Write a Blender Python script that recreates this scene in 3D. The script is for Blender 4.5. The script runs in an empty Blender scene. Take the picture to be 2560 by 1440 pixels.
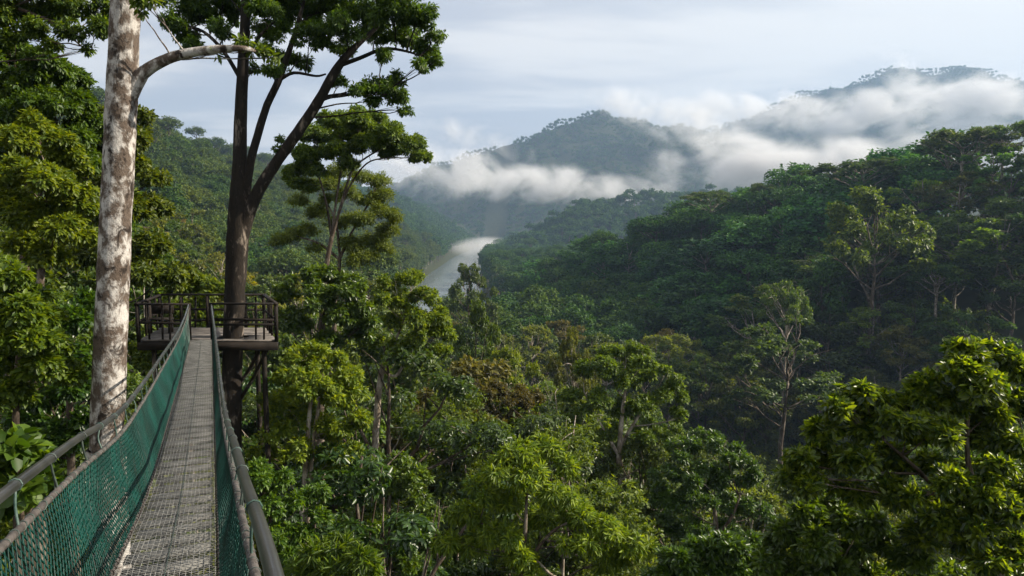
import bpy, math, random
import numpy as np
from mathutils import Vector

random.seed(5)
scene = bpy.context.scene
COL = scene.collection
UP = np.array([0.0, 0.0, 1.0])

# ---------------------------------------------------------------- camera
FPX = 1828.0                      # focal length in pixels of the 2560 wide photo
PITCH = math.atan(160.0 / FPX)
cp, sp_ = math.cos(PITCH), math.sin(PITCH)
cam_data = bpy.data.cameras.new('camera')
cam_data.sensor_width = 36.0
cam_data.lens = 36.0 * FPX / 2560.0
cam_data.clip_start = 0.05
cam_data.clip_end = 20000.0
cam = bpy.data.objects.new('camera', cam_data)
COL.objects.link(cam)
cam.location = (0, 0, 0)
cam.rotation_euler = (math.pi / 2 - PITCH, 0, 0)
scene.camera = cam


def at(px, row, d):
    """World point seen at photo pixel (px, row), d metres ahead (world y)."""
    u, v = (px - 1280.0) / FPX, -(row - 720.0) / FPX
    x, y, z = u, cp + v * sp_, -sp_ + v * cp
    return np.array([x, y, z]) * (d / y)


def project(P):
    P = np.asarray(P, float)
    x, y, z = P[..., 0], P[..., 1], P[..., 2]
    depth = y * cp - z * sp_
    vv = y * sp_ + z * cp
    depth = np.where(np.abs(depth) < 1e-6, 1e-6, depth)
    return 1280 + FPX * x / depth, 720 - FPX * vv / depth, depth


def unit(v):
    v = np.asarray(v, float)
    return v / np.maximum(np.linalg.norm(v, axis=-1, keepdims=True), 1e-9)


# ---------------------------------------------------------------- objects
def mesh_data(name, V, Q, mats, mat_index=None, smooth=False):
    me = bpy.data.meshes.new(name)
    V = np.ascontiguousarray(V, np.float32)
    Q = np.ascontiguousarray(Q, np.int32)
    me.vertices.add(len(V))
    me.vertices.foreach_set('co', V.ravel())
    k = Q.shape[1]
    me.loops.add(Q.size)
    me.loops.foreach_set('vertex_index', Q.ravel())
    me.polygons.add(len(Q))
    me.polygons.foreach_set('loop_start', np.arange(0, Q.size, k, dtype=np.int32))
    me.polygons.foreach_set('loop_total', np.full(len(Q), k, np.int32))
    if mat_index is not None:
        me.polygons.foreach_set('material_index', np.ascontiguousarray(mat_index, np.int32))
    if smooth:
        me.polygons.foreach_set('use_smooth', np.ones(len(Q), bool))
    for m in mats:
        me.materials.append(m)
    me.update()
    return me


def link(name, data, parent=None):
    o = bpy.data.objects.new(name, data)
    COL.objects.link(o)
    if parent is not None:
        o.parent = parent
    return o


def tag(o, label=None, cat=None, group=None, kind=None):
    if label:
        o['label'] = label
    if cat:
        o['category'] = cat
    if group:
        o['group'] = group
    if kind:
        o['kind'] = kind
    return o


def thing(name, label, cat, loc=(0, 0, 0), group=None):
    o = link(name, None)
    o.location = [float(a) for a in loc]
    o.empty_display_size = 0.2
    return tag(o, label, cat, group)


class MB:
    """Collects quads."""

    def __init__(self):
        self.V, self.Q, self.n = [], [], 0

    def add(self, V, Q):
        V = np.asarray(V, float)
        self.V.append(V)
        self.Q.append(np.asarray(Q, int) + self.n)
        self.n += len(V)

    def tube(self, P, R, sides=8, cap=True, wob=0.0, rng=None):
        P = np.asarray(P, float)
        n = len(P)
        R = np.full(n, R, float) if np.isscalar(R) else np.asarray(R, float)
        T = unit(np.gradient(P, axis=0))
        ref = np.array([1.0, 0, 0]) if abs(T[0, 2]) > 0.75 else UP
        A = unit(np.cross(T, ref))
        for i in range(1, n):              # carry the frame along
            a = A[i - 1] - T[i] * np.dot(A[i - 1], T[i])
            A[i] = a / max(np.linalg.norm(a), 1e-9)
        B = np.cross(T, A)
        th = np.arange(sides) * 2 * math.pi / sides
        rr = np.ones((n, sides))
        if wob and rng is not None:
            rr += wob * rng.normal(size=(n, sides))
        ring = (A[:, None, :] * np.cos(th)[None, :, None] + B[:, None, :] * np.sin(th)[None, :, None]) * (R[:, None] * rr)[:, :, None] + P[:, None, :]
        V = ring.reshape(-1, 3)
        i, j = np.meshgrid(np.arange(n - 1), np.arange(sides), indexing='ij')
        a = i * sides + j
        b = i * sides + (j + 1) % sides
        Q = np.stack([a, b, b + sides, a + sides], -1).reshape(-1, 4)
        self.add(V, Q)
        if cap:
            for k in (0, n - 1):
                c = self.n
                self.V.append(np.concatenate([ring[k], P[k:k + 1]]))
                qs = [[c + j, c + (j + 1) % sides, c + (j + 2) % sides, c + sides] for j in range(0, sides - 1, 2)]
                self.Q.append(np.array(qs))
                self.n += sides + 1

    def box(self, c, s, rz=0.0, tilt=None):
        x, y, z = s[0] / 2, s[1] / 2, s[2] / 2
        V = np.array([[-x, -y, -z], [x, -y, -z], [x, y, -z], [-x, y, -z], [-x, -y, z], [x, -y, z], [x, y, z], [-x, y, z]])
        if tilt is not None:
            V = V @ np.asarray(tilt).T
        ca, sa = math.cos(rz), math.sin(rz)
        V = V @ np.array([[ca, sa, 0], [-sa, ca, 0], [0, 0, 1]])
        self.add(V + np.asarray(c, float), [[0, 3, 2, 1], [4, 5, 6, 7], [0, 1, 5, 4], [1, 2, 6, 5], [2, 3, 7, 6], [3, 0, 4, 7]])

    def beam(self, a, b, w, h):
        """A squared timber from a to b, w wide, h high."""
        a, b = np.asarray(a, float), np.asarray(b, float)
        t = unit(b - a)
        ref = UP if abs(t[2]) < 0.9 else np.array([0, 1.0, 0])
        s = unit(np.cross(t, ref))
        u = np.cross(s, t)
        V = []
        for p in (a, b):
            for (i, j) in ((-1, -1), (1, -1), (1, 1), (-1, 1)):
                V.append(p + s * i * w / 2 + u * j * h / 2)
        self.add(V, [[0, 1, 2, 3], [7, 6, 5, 4], [0, 4, 5, 1], [1, 5, 6, 2], [2, 6, 7, 3], [3, 7, 4, 0]])

    def arrays(self):
        return np.concatenate(self.V), np.concatenate(self.Q)

    def build(self, name, mat, parent=None, smooth=False):
        V, Q = self.arrays()
        return link(name, mesh_data(name, V, Q, [mat], smooth=smooth), parent)


def spline(P, n):
    """Smooth curve through P (Catmull-Rom), n points."""
    P = np.asarray(P, float)
    if len(P) < 3:
        t = np.linspace(0, 1, n)[:, None]
        return P[0] * (1 - t) + P[-1] * t
    E = np.vstack([2 * P[0] - P[1], P, 2 * P[-1] - P[-2]])
    out = []
    for t in np.linspace(0, len(P) - 1 - 1e-6, n):
        i = int(t)
        f = t - i
        p0, p1, p2, p3 = E[i], E[i + 1], E[i + 2], E[i + 3]
        out.append(0.5 * ((2 * p1) + (-p0 + p2) * f + (2 * p0 - 5 * p1 + 4 * p2 - p3) * f * f + (-p0 + 3 * p1 - 3 * p2 + p3) * f ** 3))
    return np.array(out)


# ---------------------------------------------------------------- materials
class NT:
    def __init__(self, name, world=None):
        if world is None:
            self.m = bpy.data.materials.new(name)
            self.m.use_nodes = True
            self.t = self.m.node_tree
        else:
            self.t = world.node_tree
        self.t.nodes.clear()

    def n(self, kind, **kw):
        nd = self.t.nodes.new(kind)
        for k, v in kw.items():
            if k.startswith('i_'):
                key = k[2:].replace('_', ' ')
                s = nd.inputs[int(key)] if key.isdigit() else nd.inputs[key]
                self.put(s, v)
            else:
                setattr(nd, k, v)
        return nd

    def put(self, s, v):
        if isinstance(v, bpy.types.NodeSocket):
            self.t.links.new(v, s)
        elif isinstance(v, bpy.types.Node):
            self.t.links.new(v.outputs[0], s)
        else:
            s.default_value = v

    def math(self, op, a, b=0.0, c=None, clamp=False):
        nd = self.n('ShaderNodeMath', operation=op, use_clamp=clamp)
        self.put(nd.inputs[0], a)
        self.put(nd.inputs[1], b)
        if c is not None:
            self.put(nd.inputs[2], c)
        return nd.outputs[0]

    def vmath(self, op, a, b=None, out=0):
        nd = self.n('ShaderNodeVectorMath', operation=op)
        self.put(nd.inputs[0], a)
        if b is not None:
            self.put(nd.inputs['Scale' if op == 'SCALE' else 1], b)
        return nd.outputs[out]

    def mix(self, f, a, b, blend='MIX'):
        nd = self.n('ShaderNodeMix', data_type='RGBA', blend_type=blend)
        self.put(nd.inputs[0], f)
        self.put(nd.inputs[6], a)
        self.put(nd.inputs[7], b)
        return nd.outputs[2]

    def noise(self, vec, scale, detail=4.0, rough=0.55, dist=0.0):
        nd = self.n('ShaderNodeTexNoise')
        self.put(nd.inputs['Vector'], vec)
        nd.inputs['Scale'].default_value = scale
        nd.inputs['Detail'].default_value = detail
        nd.inputs['Roughness'].default_value = rough
        nd.inputs['Distortion'].default_value = dist
        return nd.outputs[0]

    def smooth(self, v, a, b, lo=0.0, hi=1.0):
        nd = self.n('ShaderNodeMapRange', interpolation_type='SMOOTHSTEP')
        self.put(nd.inputs[0], v)
        for k, x in zip((1, 2, 3, 4), (a, b, lo, hi)):
            self.put(nd.inputs[k], x)
        return nd.outputs[0]

    def out(self, surf=None, vol=None):
        o = self.n('ShaderNodeOutputMaterial')
        if surf is not None:
            self.put(o.inputs[0], surf)
        if vol is not None:
            self.put(o.inputs[1], vol)
        return self.m


def rgb(r, g, b):
    return (r, g, b, 1.0)


def simple(name, col_a, col_b, rough=0.7, scale=6.0, metallic=0.0, bump=0.0, stretch=(1, 1, 1), spec=0.5, lo=0.35, hi=0.65, detail=5):
    t = NT(name)
    co = t.n('ShaderNodeTexCoord').outputs['Object']
    mp = t.n('ShaderNodeMapping')
    t.put(mp.inputs[0], co)
    mp.inputs['Scale'].default_value = stretch
    nz = t.noise(mp.outputs[0], scale, detail)
    col = t.mix(t.smooth(nz, lo, hi), col_a, col_b)
    p = t.n('ShaderNodeBsdfPrincipled')
    t.put(p.inputs['Base Color'], col)
    p.inputs['Roughness'].default_value = rough
    p.inputs['Metallic'].default_value = metallic
    p.inputs['Specular IOR Level'].default_value = spec
    if bump:
        b = t.n('ShaderNodeBump')
        b.inputs['Strength'].default_value = bump
        b.inputs['Distance'].default_value = 0.02
        t.put(b.inputs['Height'], t.noise(mp.outputs[0], scale * 4, 4))
        t.put(p.inputs['Normal'], b.outputs[0])
    return t.out(p.outputs[0])


def leaf_material(name, dark, light, trans, rough=0.50, tr=0.38, spec=0.40):
    """Waxy leaf: colour varies leaf by leaf and tree by tree, light shines through it."""
    t = NT(name)
    geo = t.n('ShaderNodeNewGeometry')
    oi = t.n('ShaderNodeObjectInfo')
    f = t.math('POWER', geo.outputs['Random Per Island'], 1.4)
    col = t.mix(f, dark, light)
    hue = t.mix(oi.outputs['Random'], rgb(0.72, 0.86, 0.80), rgb(1.25, 1.10, 0.95))
    col = t.mix(1.0, col, hue, 'MULTIPLY')
    col = t.mix(1.0, col, oi.outputs['Color'], 'MULTIPLY')
    tcol = t.mix(1.0, col, trans, 'MULTIPLY')
    p = t.n('ShaderNodeBsdfPrincipled')
    t.put(p.inputs['Base Color'], col)
    p.inputs['Roughness'].default_value = rough
    p.inputs['Specular IOR Level'].default_value = spec
    tl = t.n('ShaderNodeBsdfTranslucent')
    t.put(tl.inputs[0], tcol)
    mx = t.n('ShaderNodeMixShader')
    mx.inputs[0].default_value = tr
    t.put(mx.inputs[1], p.outputs[0])
    t.put(mx.inputs[2], tl.outputs[0])
    return t.out(mx.outputs[0])


def bark_material(name, base, pale, dark, pale_lo, pale_hi, scale=3.0, stretch=(1, 1, 0.45)):
    t = NT(name)
    co = t.n('ShaderNodeTexCoord').outputs['Object']
    mp = t.n('ShaderNodeMapping')
    t.put(mp.inputs[0], co)
    mp.inputs['Scale'].default_value = stretch
    a = t.noise(mp.outputs[0], scale, 6, 0.62, 0.4)
    b = t.noise(mp.outputs[0], scale * 2.7, 6, 0.65)
    c = t.noise(mp.outputs[0], scale * 9.0, 3)
    d = t.noise(mp.outputs[0], scale * 0.8, 5, 0.6, 0.8)
    col = t.mix(t.smooth(b, 0.35, 0.68), base, t.mix(t.smooth(c, 0.4, 0.6), base, dark))
    col = t.mix(t.smooth(t.math('ADD', t.math('MULTIPLY', a, 0.75), t.math('MULTIPLY', b, 0.25)), pale_lo, pale_hi), col, pale)
    col = t.mix(t.smooth(d, 0.56, 0.66), col, dark)
    p = t.n('ShaderNodeBsdfPrincipled')
    t.put(p.inputs['Base Color'], col)
    p.inputs['Roughness'].default_value = 0.85
    p.inputs['Specular IOR Level'].default_value = 0.25
    bm = t.n('ShaderNodeBump')
    bm.inputs['Strength'].default_value = 0.7
    bm.inputs['Distance'].default_value = 0.03
    t.put(bm.inputs['Height'], t.math('ADD', b, t.math('MULTIPLY', c, 0.5)))
    t.put(p.inputs['Normal'], bm.outputs[0])
    return t.out(p.outputs[0])


M_LEAF = leaf_material('leaf_green', rgb(0.022, 0.048, 0.008), rgb(0.080, 0.125, 0.012), rgb(2.4, 2.1, 0.7))
M_LIME = leaf_material('leaf_lime', rgb(0.040, 0.080, 0.008), rgb(0.135, 0.190, 0.014), rgb(2.3, 2.0, 0.6), tr=0.45)
M_GLOSS = leaf_material('leaf_glossy', rgb(0.018, 0.042, 0.010), rgb(0.060, 0.105, 0.014), rgb(2.9, 2.5, 0.5), rough=0.37, tr=0.38, spec=0.5)
M_BIG = leaf_material('leaf_broad', rgb(0.020, 0.050, 0.010), rgb(0.170, 0.225, 0.014), rgb(2.4, 2.1, 0.5), rough=0.36, tr=0.50, spec=0.5)
M_OLIVE = leaf_material('leaf_olive', rgb(0.055, 0.065, 0.012), rgb(0.120, 0.125, 0.020), rgb(2.0, 1.7, 0.7), tr=0.45)
M_FARLEAF = leaf_material('leaf_distant', rgb(0.013, 0.044, 0.013), rgb(0.055, 0.120, 0.020), rgb(1.9, 1.8, 0.7), rough=0.6, tr=0.28, spec=0.2)
M_FARWARM = leaf_material('leaf_distant_sunlit', rgb(0.026, 0.052, 0.010), rgb(0.098, 0.142, 0.018), rgb(1.9, 1.7, 0.7), rough=0.6, tr=0.28, spec=0.2)  # distant leaf again, with the left slope's warm sunlight in its colour
M_BARK = bark_material('bark_brown', rgb(0.075, 0.055, 0.040), rgb(0.22, 0.19, 0.155), rgb(0.018, 0.014, 0.010), 0.50, 0.62)
M_PALEBARK = bark_material('bark_pale', rgb(0.20, 0.165, 0.125), rgb(0.42, 0.38, 0.33), rgb(0.07, 0.05, 0.035), 0.45, 0.60)
M_MOTTLE = bark_material('bark_lichen_mottled', rgb(0.100, 0.076, 0.060), rgb(0.43, 0.410, 0.39), rgb(0.020, 0.014, 0.011), 0.45, 0.58, scale=4.6, stretch=(1, 1, 0.7))
M_DARKBARK = bark_material('bark_dark', rgb(0.016, 0.0115, 0.008), rgb(0.20, 0.165, 0.135), rgb(0.005, 0.004, 0.003), 0.53, 0.66, scale=3.5, stretch=(1, 1, 0.35))


# ---------------------------------------------------------------- leaves and trees
def leaf_arrays(P, D, N, L, W, fold=0.16, curl=0.18):
    """One leaf per row: a folded, curled blade of two quads."""
    n = len(P)
    S = unit(np.cross(D, N))
    N2 = np.cross(S, D)
    L = np.broadcast_to(np.asarray(L, float), (n,))[:, None]
    W = np.broadcast_to(np.asarray(W, float), (n,))[:, None]
    V = np.empty((n, 6, 3))
    curl = (curl * np.random.default_rng(n).uniform(0.1, 2.2, n))[:, None]          # no two leaves bend alike
    V[:, 0] = P
    e1 = P + D * 0.33 * L + N2 * fold * W
    e2 = P + D * 0.70 * L + N2 * (fold * 0.8 * W - curl * 0.45 * L)
    V[:, 1] = e1 + S * 0.5 * W
    V[:, 5] = e1 - S * 0.5 * W
    V[:, 2] = e2 + S * 0.40 * W
    V[:, 4] = e2 - S * 0.40 * W
    V[:, 3] = P + D * L - N2 * curl * L
    b = (np.arange(n) * 6)[:, None]
    Q = np.concatenate([b + np.array([[0, 1, 2, 3]]), b + np.array([[0, 3, 4, 5]])], 0)
    return V.reshape(-1, 3), Q


def sphere_dirs(rng, n, zmin=-1.0):
    z = rng.uniform(zmin, 1, n)
    a = rng.uniform(0, 2 * math.pi, n)
    r = np.sqrt(np.maximum(0, 1 - z * z))
    return np.stack([r * np.cos(a), r * np.sin(a), z], -1)


def split_clumps(rng, clumps, k):
    """Break every clump into k smaller ones on its shell, so the outline is uneven and gaps show."""
    out = []
    for c, r in clumps:
        c, r = np.asarray(c, float), np.asarray(r, float)
        d = sphere_dirs(rng, k, -0.7)
        for q in d:
            f = rng.uniform(0.45, 0.85)
            s = rng.uniform(0.30, 0.50)
            out.append((c + q * r * f, r * s * rng.uniform(0.8, 1.2, 3)))
    return out


def crown_leaves(rng, clumps, n, L, W, per=9, droop=0.35, spread=0.9, shell=0.72, zmin=-0.75, tuft=0.5, whorl=False):
    """Leaves in sprays over the shells of ellipsoid clumps [(centre, radii)]."""
    C = np.array([c for c, r in clumps], float)
    R = np.array([r for c, r in clumps], float)
    w = (R[:, 0] * R[:, 1] + R[:, 0] * R[:, 2] + R[:, 1] * R[:, 2])
    ns = max(1, n // per)
    k = rng.choice(len(C), ns, p=w / w.sum())
    d = sphere_dirs(rng, ns, zmin)
    u = np.where(rng.random(ns) < shell, rng.uniform(0.82, 1.05, ns), rng.uniform(0.3, 0.85, ns))
    lump = 1 + 0.14 * np.sin(d[:, 0] * 7 + k * 1.7) * np.cos(d[:, 1] * 6 + k) + 0.10 * np.sin(d[:, 2] * 9 + k * 2.3)
    S = C[k] + d * R[k] * (u * lump)[:, None]
    o = unit(d / np.maximum(R[k] / R[k].max(1, keepdims=True), 0.25) + UP * 0.35)
    S, o = np.repeat(S, per, 0), np.repeat(o, per, 0)
    m = len(S)
    rnd = sphere_dirs(rng, m)
    if whorl:
        rnd = unit(rnd - o * (rnd * o).sum(1, keepdims=True))
        D = unit(o * 0.45 + rnd * 1.0 + sphere_dirs(rng, m) * 0.35 - UP * droop * rng.uniform(0.3, 1.9, (m, 1)))
    else:
        D = unit(o * 0.55 + rnd * spread - UP * droop)
    P = S + rnd * tuft * L * rng.random((m, 1))
    N = unit(UP * 0.55 + o * 0.85 + sphere_dirs(rng, m) * 0.42)
    ll = L * rng.uniform(0.6, 1.25, m)
    return leaf_arrays(P, D, N, ll, ll * W / L)


def bez(a, b, c, n):
    t = np.linspace(0, 1, n)[:, None]
    return (1 - t) ** 2 * a + 2 * t * (1 - t) * b + t * t * c


def grow(mb, rng, fork, clumps, r0, sides=6, twigs=4, lead=0.45, seg=7):
    """Limbs from the fork (points of the stem) out to every clump, with twigs inside it."""
    fork = np.asarray(fork, float)
    for c, r in clumps:
        c, r = np.asarray(c, float), np.asarray(r, float)
        low = fork[fork[:, 2] < c[2] - 0.1]
        src = low if len(low) else fork[:1]
        dd = np.linalg.norm(src - c, axis=1) + 0.6 * np.abs(src[:, 2] - (c[2] - 1.2 * np.linalg.norm(src[:, :2] - c[:2], axis=1)))
        s = src[int(np.argmin(dd))]
        ln = np.linalg.norm(c - s)
        mid = s + (c - s) * 0.5 + UP * ln * (lead - 0.5) * 0.5 + rng.normal(size=3) * ln * 0.06
        mid[2] = max(mid[2], s[2] + 0.15 * (c[2] - s[2]))
        P = bez(s, mid, c + UP * r[2] * 0.1, seg)
        P[1:-1] += rng.normal(size=(seg - 2, 3)) * ln * 0.012
        rr = r0 * min(1.0, 0.35 + 0.10 * ln)
        mb.tube(P, np.linspace(rr, rr * 0.35, seg), sides, cap=False)
        for _ in range(twigs):
            d = sphere_dirs(rng, 1, -0.1)[0]
            q = P[rng.integers(seg // 2, seg)]
            e = c + d * r * 0.92
            mb.tube(bez(q, (q + e) / 2 + UP * 0.12 * r[2], e, 4), np.linspace(rr * 0.34, rr * 0.08, 4), 4, cap=False)


def tree_meshes(seed, H, R, style, nleaf, L, W, leaf, bark, trunk_r=0.22, per=9, sides=7, droop=0.35, twigs=3, nclump=None, whorl=False, sub=5):
    """A standing tree at the origin: (trunk mesh, crown mesh, joined mesh)."""
    rng = np.random.default_rng(seed)
    cfg = {'dome': (0.68, 0.27, -0.25, 17), 'umbrella': (0.82, 0.14, -0.15, 19), 'tall': (0.58, 0.40, -0.8, 20),
           'round': (0.66, 0.32, -0.7, 18), 'layer': (0.62, 0.34, -0.5, 14)}[style]
    cz, ch, zmin, nc = cfg
    nc = nclump or nc
    clumps = []
    g = math.pi * (3 - 5 ** 0.5)
    for i in range(nc):
        z = zmin + (1 - zmin) * (i + 0.5) / nc
        z = min(1, max(zmin, z + rng.uniform(-0.1, 0.1)))
        a = i * g + rng.uniform(-0.4, 0.4)
        q = math.sqrt(max(0, 1 - z * z))
        f = rng.uniform(0.60, 0.92)
        rc = R * rng.uniform(0.26, 0.46)
        c = np.array([q * math.cos(a) * R * f, q * math.sin(a) * R * f, cz * H + z * ch * H * (0.72 + 0.2 * rng.random())])
        fl = {'umbrella': 0.5, 'layer': 0.58}.get(style, 0.72)
        clumps.append((c, np.array([rc, rc * rng.uniform(0.85, 1.1), rc * fl])))
    top = max(c[2] + r[2] for c, r in clumps)
    fz = (cz - ch * 0.75) * H
    n = 9
    zz = np.linspace(-1.5, cz * H, n)
    wob = np.cumsum(rng.normal(size=(n, 2)) * R * 0.025, 0)
    P = np.stack([wob[:, 0] - wob[0, 0], wob[:, 1] - wob[0, 1], zz], -1)
    tr = trunk_r * np.interp(zz, [-1.5, 0.5, fz, cz * H], [1.7, 1.15, 0.8, 0.3])
    mb = MB()
    mb.tube(P, tr, sides, cap=False)
    fork = [P[-1] * t + P[-4] * (1 - t) for t in np.linspace(0, 1, 6)]
    grow(mb, rng, fork, clumps, trunk_r * 0.55, max(4, sides - 2), twigs)
    tv, tq = mb.arrays()
    lv, lq = crown_leaves(rng, split_clumps(rng, clumps, sub) if sub else clumps, nleaf, L, W, per, droop, whorl=whorl)
    trunk = mesh_data('trunk', tv, tq, [bark], smooth=True)
    crown = mesh_data('crown', lv, lq, [leaf])
    joined = mesh_data('canopy_tree', np.concatenate([tv, lv]), np.concatenate([tq, lq + len(tv)]), [bark, leaf],
                       np.concatenate([np.zeros(len(tq)), np.ones(len(lq))]))
    return {'trunk': trunk, 'crown': crown, 'joined': joined, 'H': top, 'R': R, 'style': style}


NEAR = [tree_meshes(11, 22, 4.6, 'dome', 26000, 0.20, 0.092, M_LEAF, M_BARK, 0.20),
        tree_meshes(12, 21, 4.0, 'round', 26000, 0.18, 0.085, M_LIME, M_PALEBARK, 0.17, per=11),
        tree_meshes(13, 23, 4.8, 'layer', 24000, 0.21, 0.09, M_GLOSS, M_BARK, 0.22, whorl=True),
        tree_meshes(14, 20, 3.6, 'tall', 24000, 0.175, 0.076, M_LIME, M_BARK, 0.16)]
MID = [tree_meshes(21, 21, 5.0, 'dome', 9000, 0.36, 0.20, M_LEAF, M_BARK, 0.22, sub=2),
       tree_meshes(22, 22, 4.6, 'round', 9000, 0.34, 0.19, M_LIME, M_PALEBARK, 0.20, sub=2),
       tree_meshes(23, 25, 5.6, 'umbrella', 7500, 0.34, 0.19, M_LEAF, M_PALEBARK, 0.24, sub=2),
       tree_meshes(24, 20, 4.2, 'tall', 8500, 0.34, 0.18, M_GLOSS, M_BARK, 0.20, sub=2),
       tree_meshes(25, 22, 5.2, 'layer', 8500, 0.36, 0.20, M_LEAF, M_BARK, 0.22, sub=2),
       tree_meshes(26, 20, 4.8, 'dome', 8500, 0.33, 0.17, M_OLIVE, M_PALEBARK, 0.2, sub=2)]
FAR = [tree_meshes(31, 20, 5.0, 'dome', 3400, 0.62, 0.42, M_FARLEAF, M_BARK, 0.26, per=5, sides=5, twigs=1, sub=0),
       tree_meshes(32, 21, 4.6, 'round', 3400, 0.60, 0.40, M_FARLEAF, M_PALEBARK, 0.24, per=5, sides=5, twigs=1, sub=0),
       tree_meshes(33, 25, 5.8, 'umbrella', 2800, 0.58, 0.38, M_FARLEAF, M_BARK, 0.30, per=5, sides=5, twigs=2, sub=0),
       tree_meshes(34, 20, 4.2, 'tall', 3200, 0.60, 0.40, M_FARLEAF, M_BARK, 0.24, per=5, sides=5, twigs=1, sub=0),
       tree_meshes(35, 22, 5.2, 'layer', 3200, 0.60, 0.40, M_FARLEAF, M_PALEBARK, 0.24, per=5, sides=5, twigs=1, sub=0)]
VFAR = [tree_meshes(41, 17, 5.6, 'dome', 420, 1.7, 1.3, M_FARLEAF, M_BARK, 0.3, per=3, sides=4, twigs=0, nclump=9, sub=0),
        tree_meshes(42, 18, 5.2, 'round', 420, 1.7, 1.3, M_FARLEAF, M_BARK, 0.3, per=3, sides=4, twigs=0, nclump=9, sub=0),
        tree_meshes(43, 24, 6.4, 'umbrella', 380, 1.6, 1.2, M_FARLEAF, M_BARK, 0.35, per=3, sides=4, twigs=0, nclump=9, sub=0)]


# ---------------------------------------------------------------- terrain
def sstep(a, b, t):
    t = np.clip((t - a) / (b - a), 0, 1)
    return t * t * (3 - 2 * t)


def pix_ridge(pts, d, drop):
    out = []
    for p in pts:
        q = at(p[0], p[1], p[2] if len(p) > 2 else d)
        out.append((q[0], q[1], q[2] - drop))
    return np.array(out)


RIDGE_RIGHT = np.vstack([[(-20, 335, -43)], pix_ridge([(1300, 690, 325), (1500, 632, 295), (1700, 552, 265), (1900, 492, 245), (2150, 415, 215), (2420, 345, 185), (2560, 335, 165)], 0, 16),
                         [(168, 105, 16), (205, 50, 24), (240, -40, 28)]])
SPUR_MID = np.vstack([[(-28, 915, -45)], pix_ridge([(1300, 598, 925), (1400, 540, 940), (1480, 497, 955), (1600, 487, 970), (1750, 482, 985)], 0, 16), [(420, 1010, 50), (700, 1030, 60)]])
MOUNT_A = pix_ridge([(820, 520), (960, 450), (1080, 402), (1180, 378), (1270, 338), (1400, 292), (1500, 272), (1600, 281), (1700, 300), (1800, 330), (1950, 380), (2150, 430)], 2200, 17)
MOUNT_B = pix_ridge([(1500, 420), (1700, 335), (1900, 268), (2010, 222), (2100, 203), (2200, 168), (2300, 157), (2370, 152), (2450, 166), (2560, 186), (2750, 205), (3000, 270)], 2900, 18)
RIV_Y = [180, 300, 400, 457, 633, 1028, 1500, 2100]
RIV_X = [-8, -24, -34, -40, -52, -57, -45, -20]


def ridge_height(x, y, pts, slope):
    best = np.full(x.shape, -1e9)
    for a, b in zip(pts[:-1], pts[1:]):
        ex, ey = b[0] - a[0], b[1] - a[1]
        t = np.clip(((x - a[0]) * ex + (y - a[1]) * ey) / (ex * ex + ey * ey), 0, 1)
        d = np.hypot(x - a[0] - t * ex, y - a[1] - t * ey)
        soft = np.sqrt(d * d + 25.0) - 5.0
        best = np.maximum(best, a[2] + t * (b[2] - a[2]) - slope * soft)
    return best


def lumps(x, y):
    return (np.sin(x * 0.051 + 1.3) * np.cos(y * 0.043) * 2.0 + np.sin(x * 0.017 - y * 0.021) * 3.0 + np.sin(x * 0.11 + y * 0.09) * 0.7)


def G(x, y):
    x, y = np.asarray(x, float), np.asarray(y, float)
    base = -28.5 - 14.0 * (sstep(60, 300, y) + sstep(-0.21, -0.07, x / np.maximum(np.abs(y), 1.0)) * (sstep(48, 95, y) - sstep(60, 300, y)))
    rx = np.interp(y, RIV_Y, RIV_X)
    toe = np.where(y < 340, -9.0 + (np.minimum(rx - 26, -52) + 9.0) * sstep(22, 150, y), rx - 26)
    r = np.maximum(0, toe - x) * 0.60
    r = r / (1 + (r / 104.0) ** 4) ** 0.25
    z = base + r
    z = np.maximum(z, ridge_height(x, y, RIDGE_RIGHT, 0.72))
    z = np.maximum(z, ridge_height(x, y, SPUR_MID, 0.50))
    z = np.maximum(z, ridge_height(x, y, MOUNT_A, 0.56))
    z = np.maximum(z, ridge_height(x, y, MOUNT_B, 0.56))
    amp = sstep(20, 160, np.hypot(x, y)) * (1 + 2.2 * sstep(800, 2000, y))
    wet = sstep(26, 60, np.abs(x - rx))
    z = z + lumps(x, y) * amp * np.where(y > 260, wet, 1.0)
    chan = (1 - sstep(18, 27, np.abs(x - rx))) * sstep(250, 300, y) * (1 - sstep(1900, 2100, y))
    chan = chan * (1 - sstep(-34, -22, z))
    return z * (1 - chan) + np.minimum(z, -48.0) * chan


ang = np.radians(np.concatenate([np.linspace(-180, -60, 60, endpoint=False), np.linspace(-60, 60, 420, endpoint=False), np.linspace(60, 180, 61)]))
rad = np.concatenate([[0.0], np.geomspace(3, 9000, 230)])
AA, RR = np.meshgrid(ang, rad, indexing='ij')
GX, GY = RR * np.sin(AA), RR * np.cos(AA)
GZ = G(GX, GY)
na, nr = AA.shape
i, j = np.meshgrid(np.arange(na - 1), np.arange(nr - 1), indexing='ij')
a = (i * nr + j).ravel()
TQ = np.stack([a, a + nr, a + nr + 1, a + 1], -1)[:, ::-1]
M_GROUND = simple('forest_floor', rgb(0.020, 0.026, 0.010), rgb(0.038, 0.040, 0.018), 0.95, 0.25, spec=0.1)
g_ob = link('ground', mesh_data('ground', np.stack([GX, GY, GZ], -1).reshape(-1, 3), TQ, [M_GROUND], smooth=True))
tag(g_ob, 'forest floor under the trees, rising into hills', kind='structure')

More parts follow.
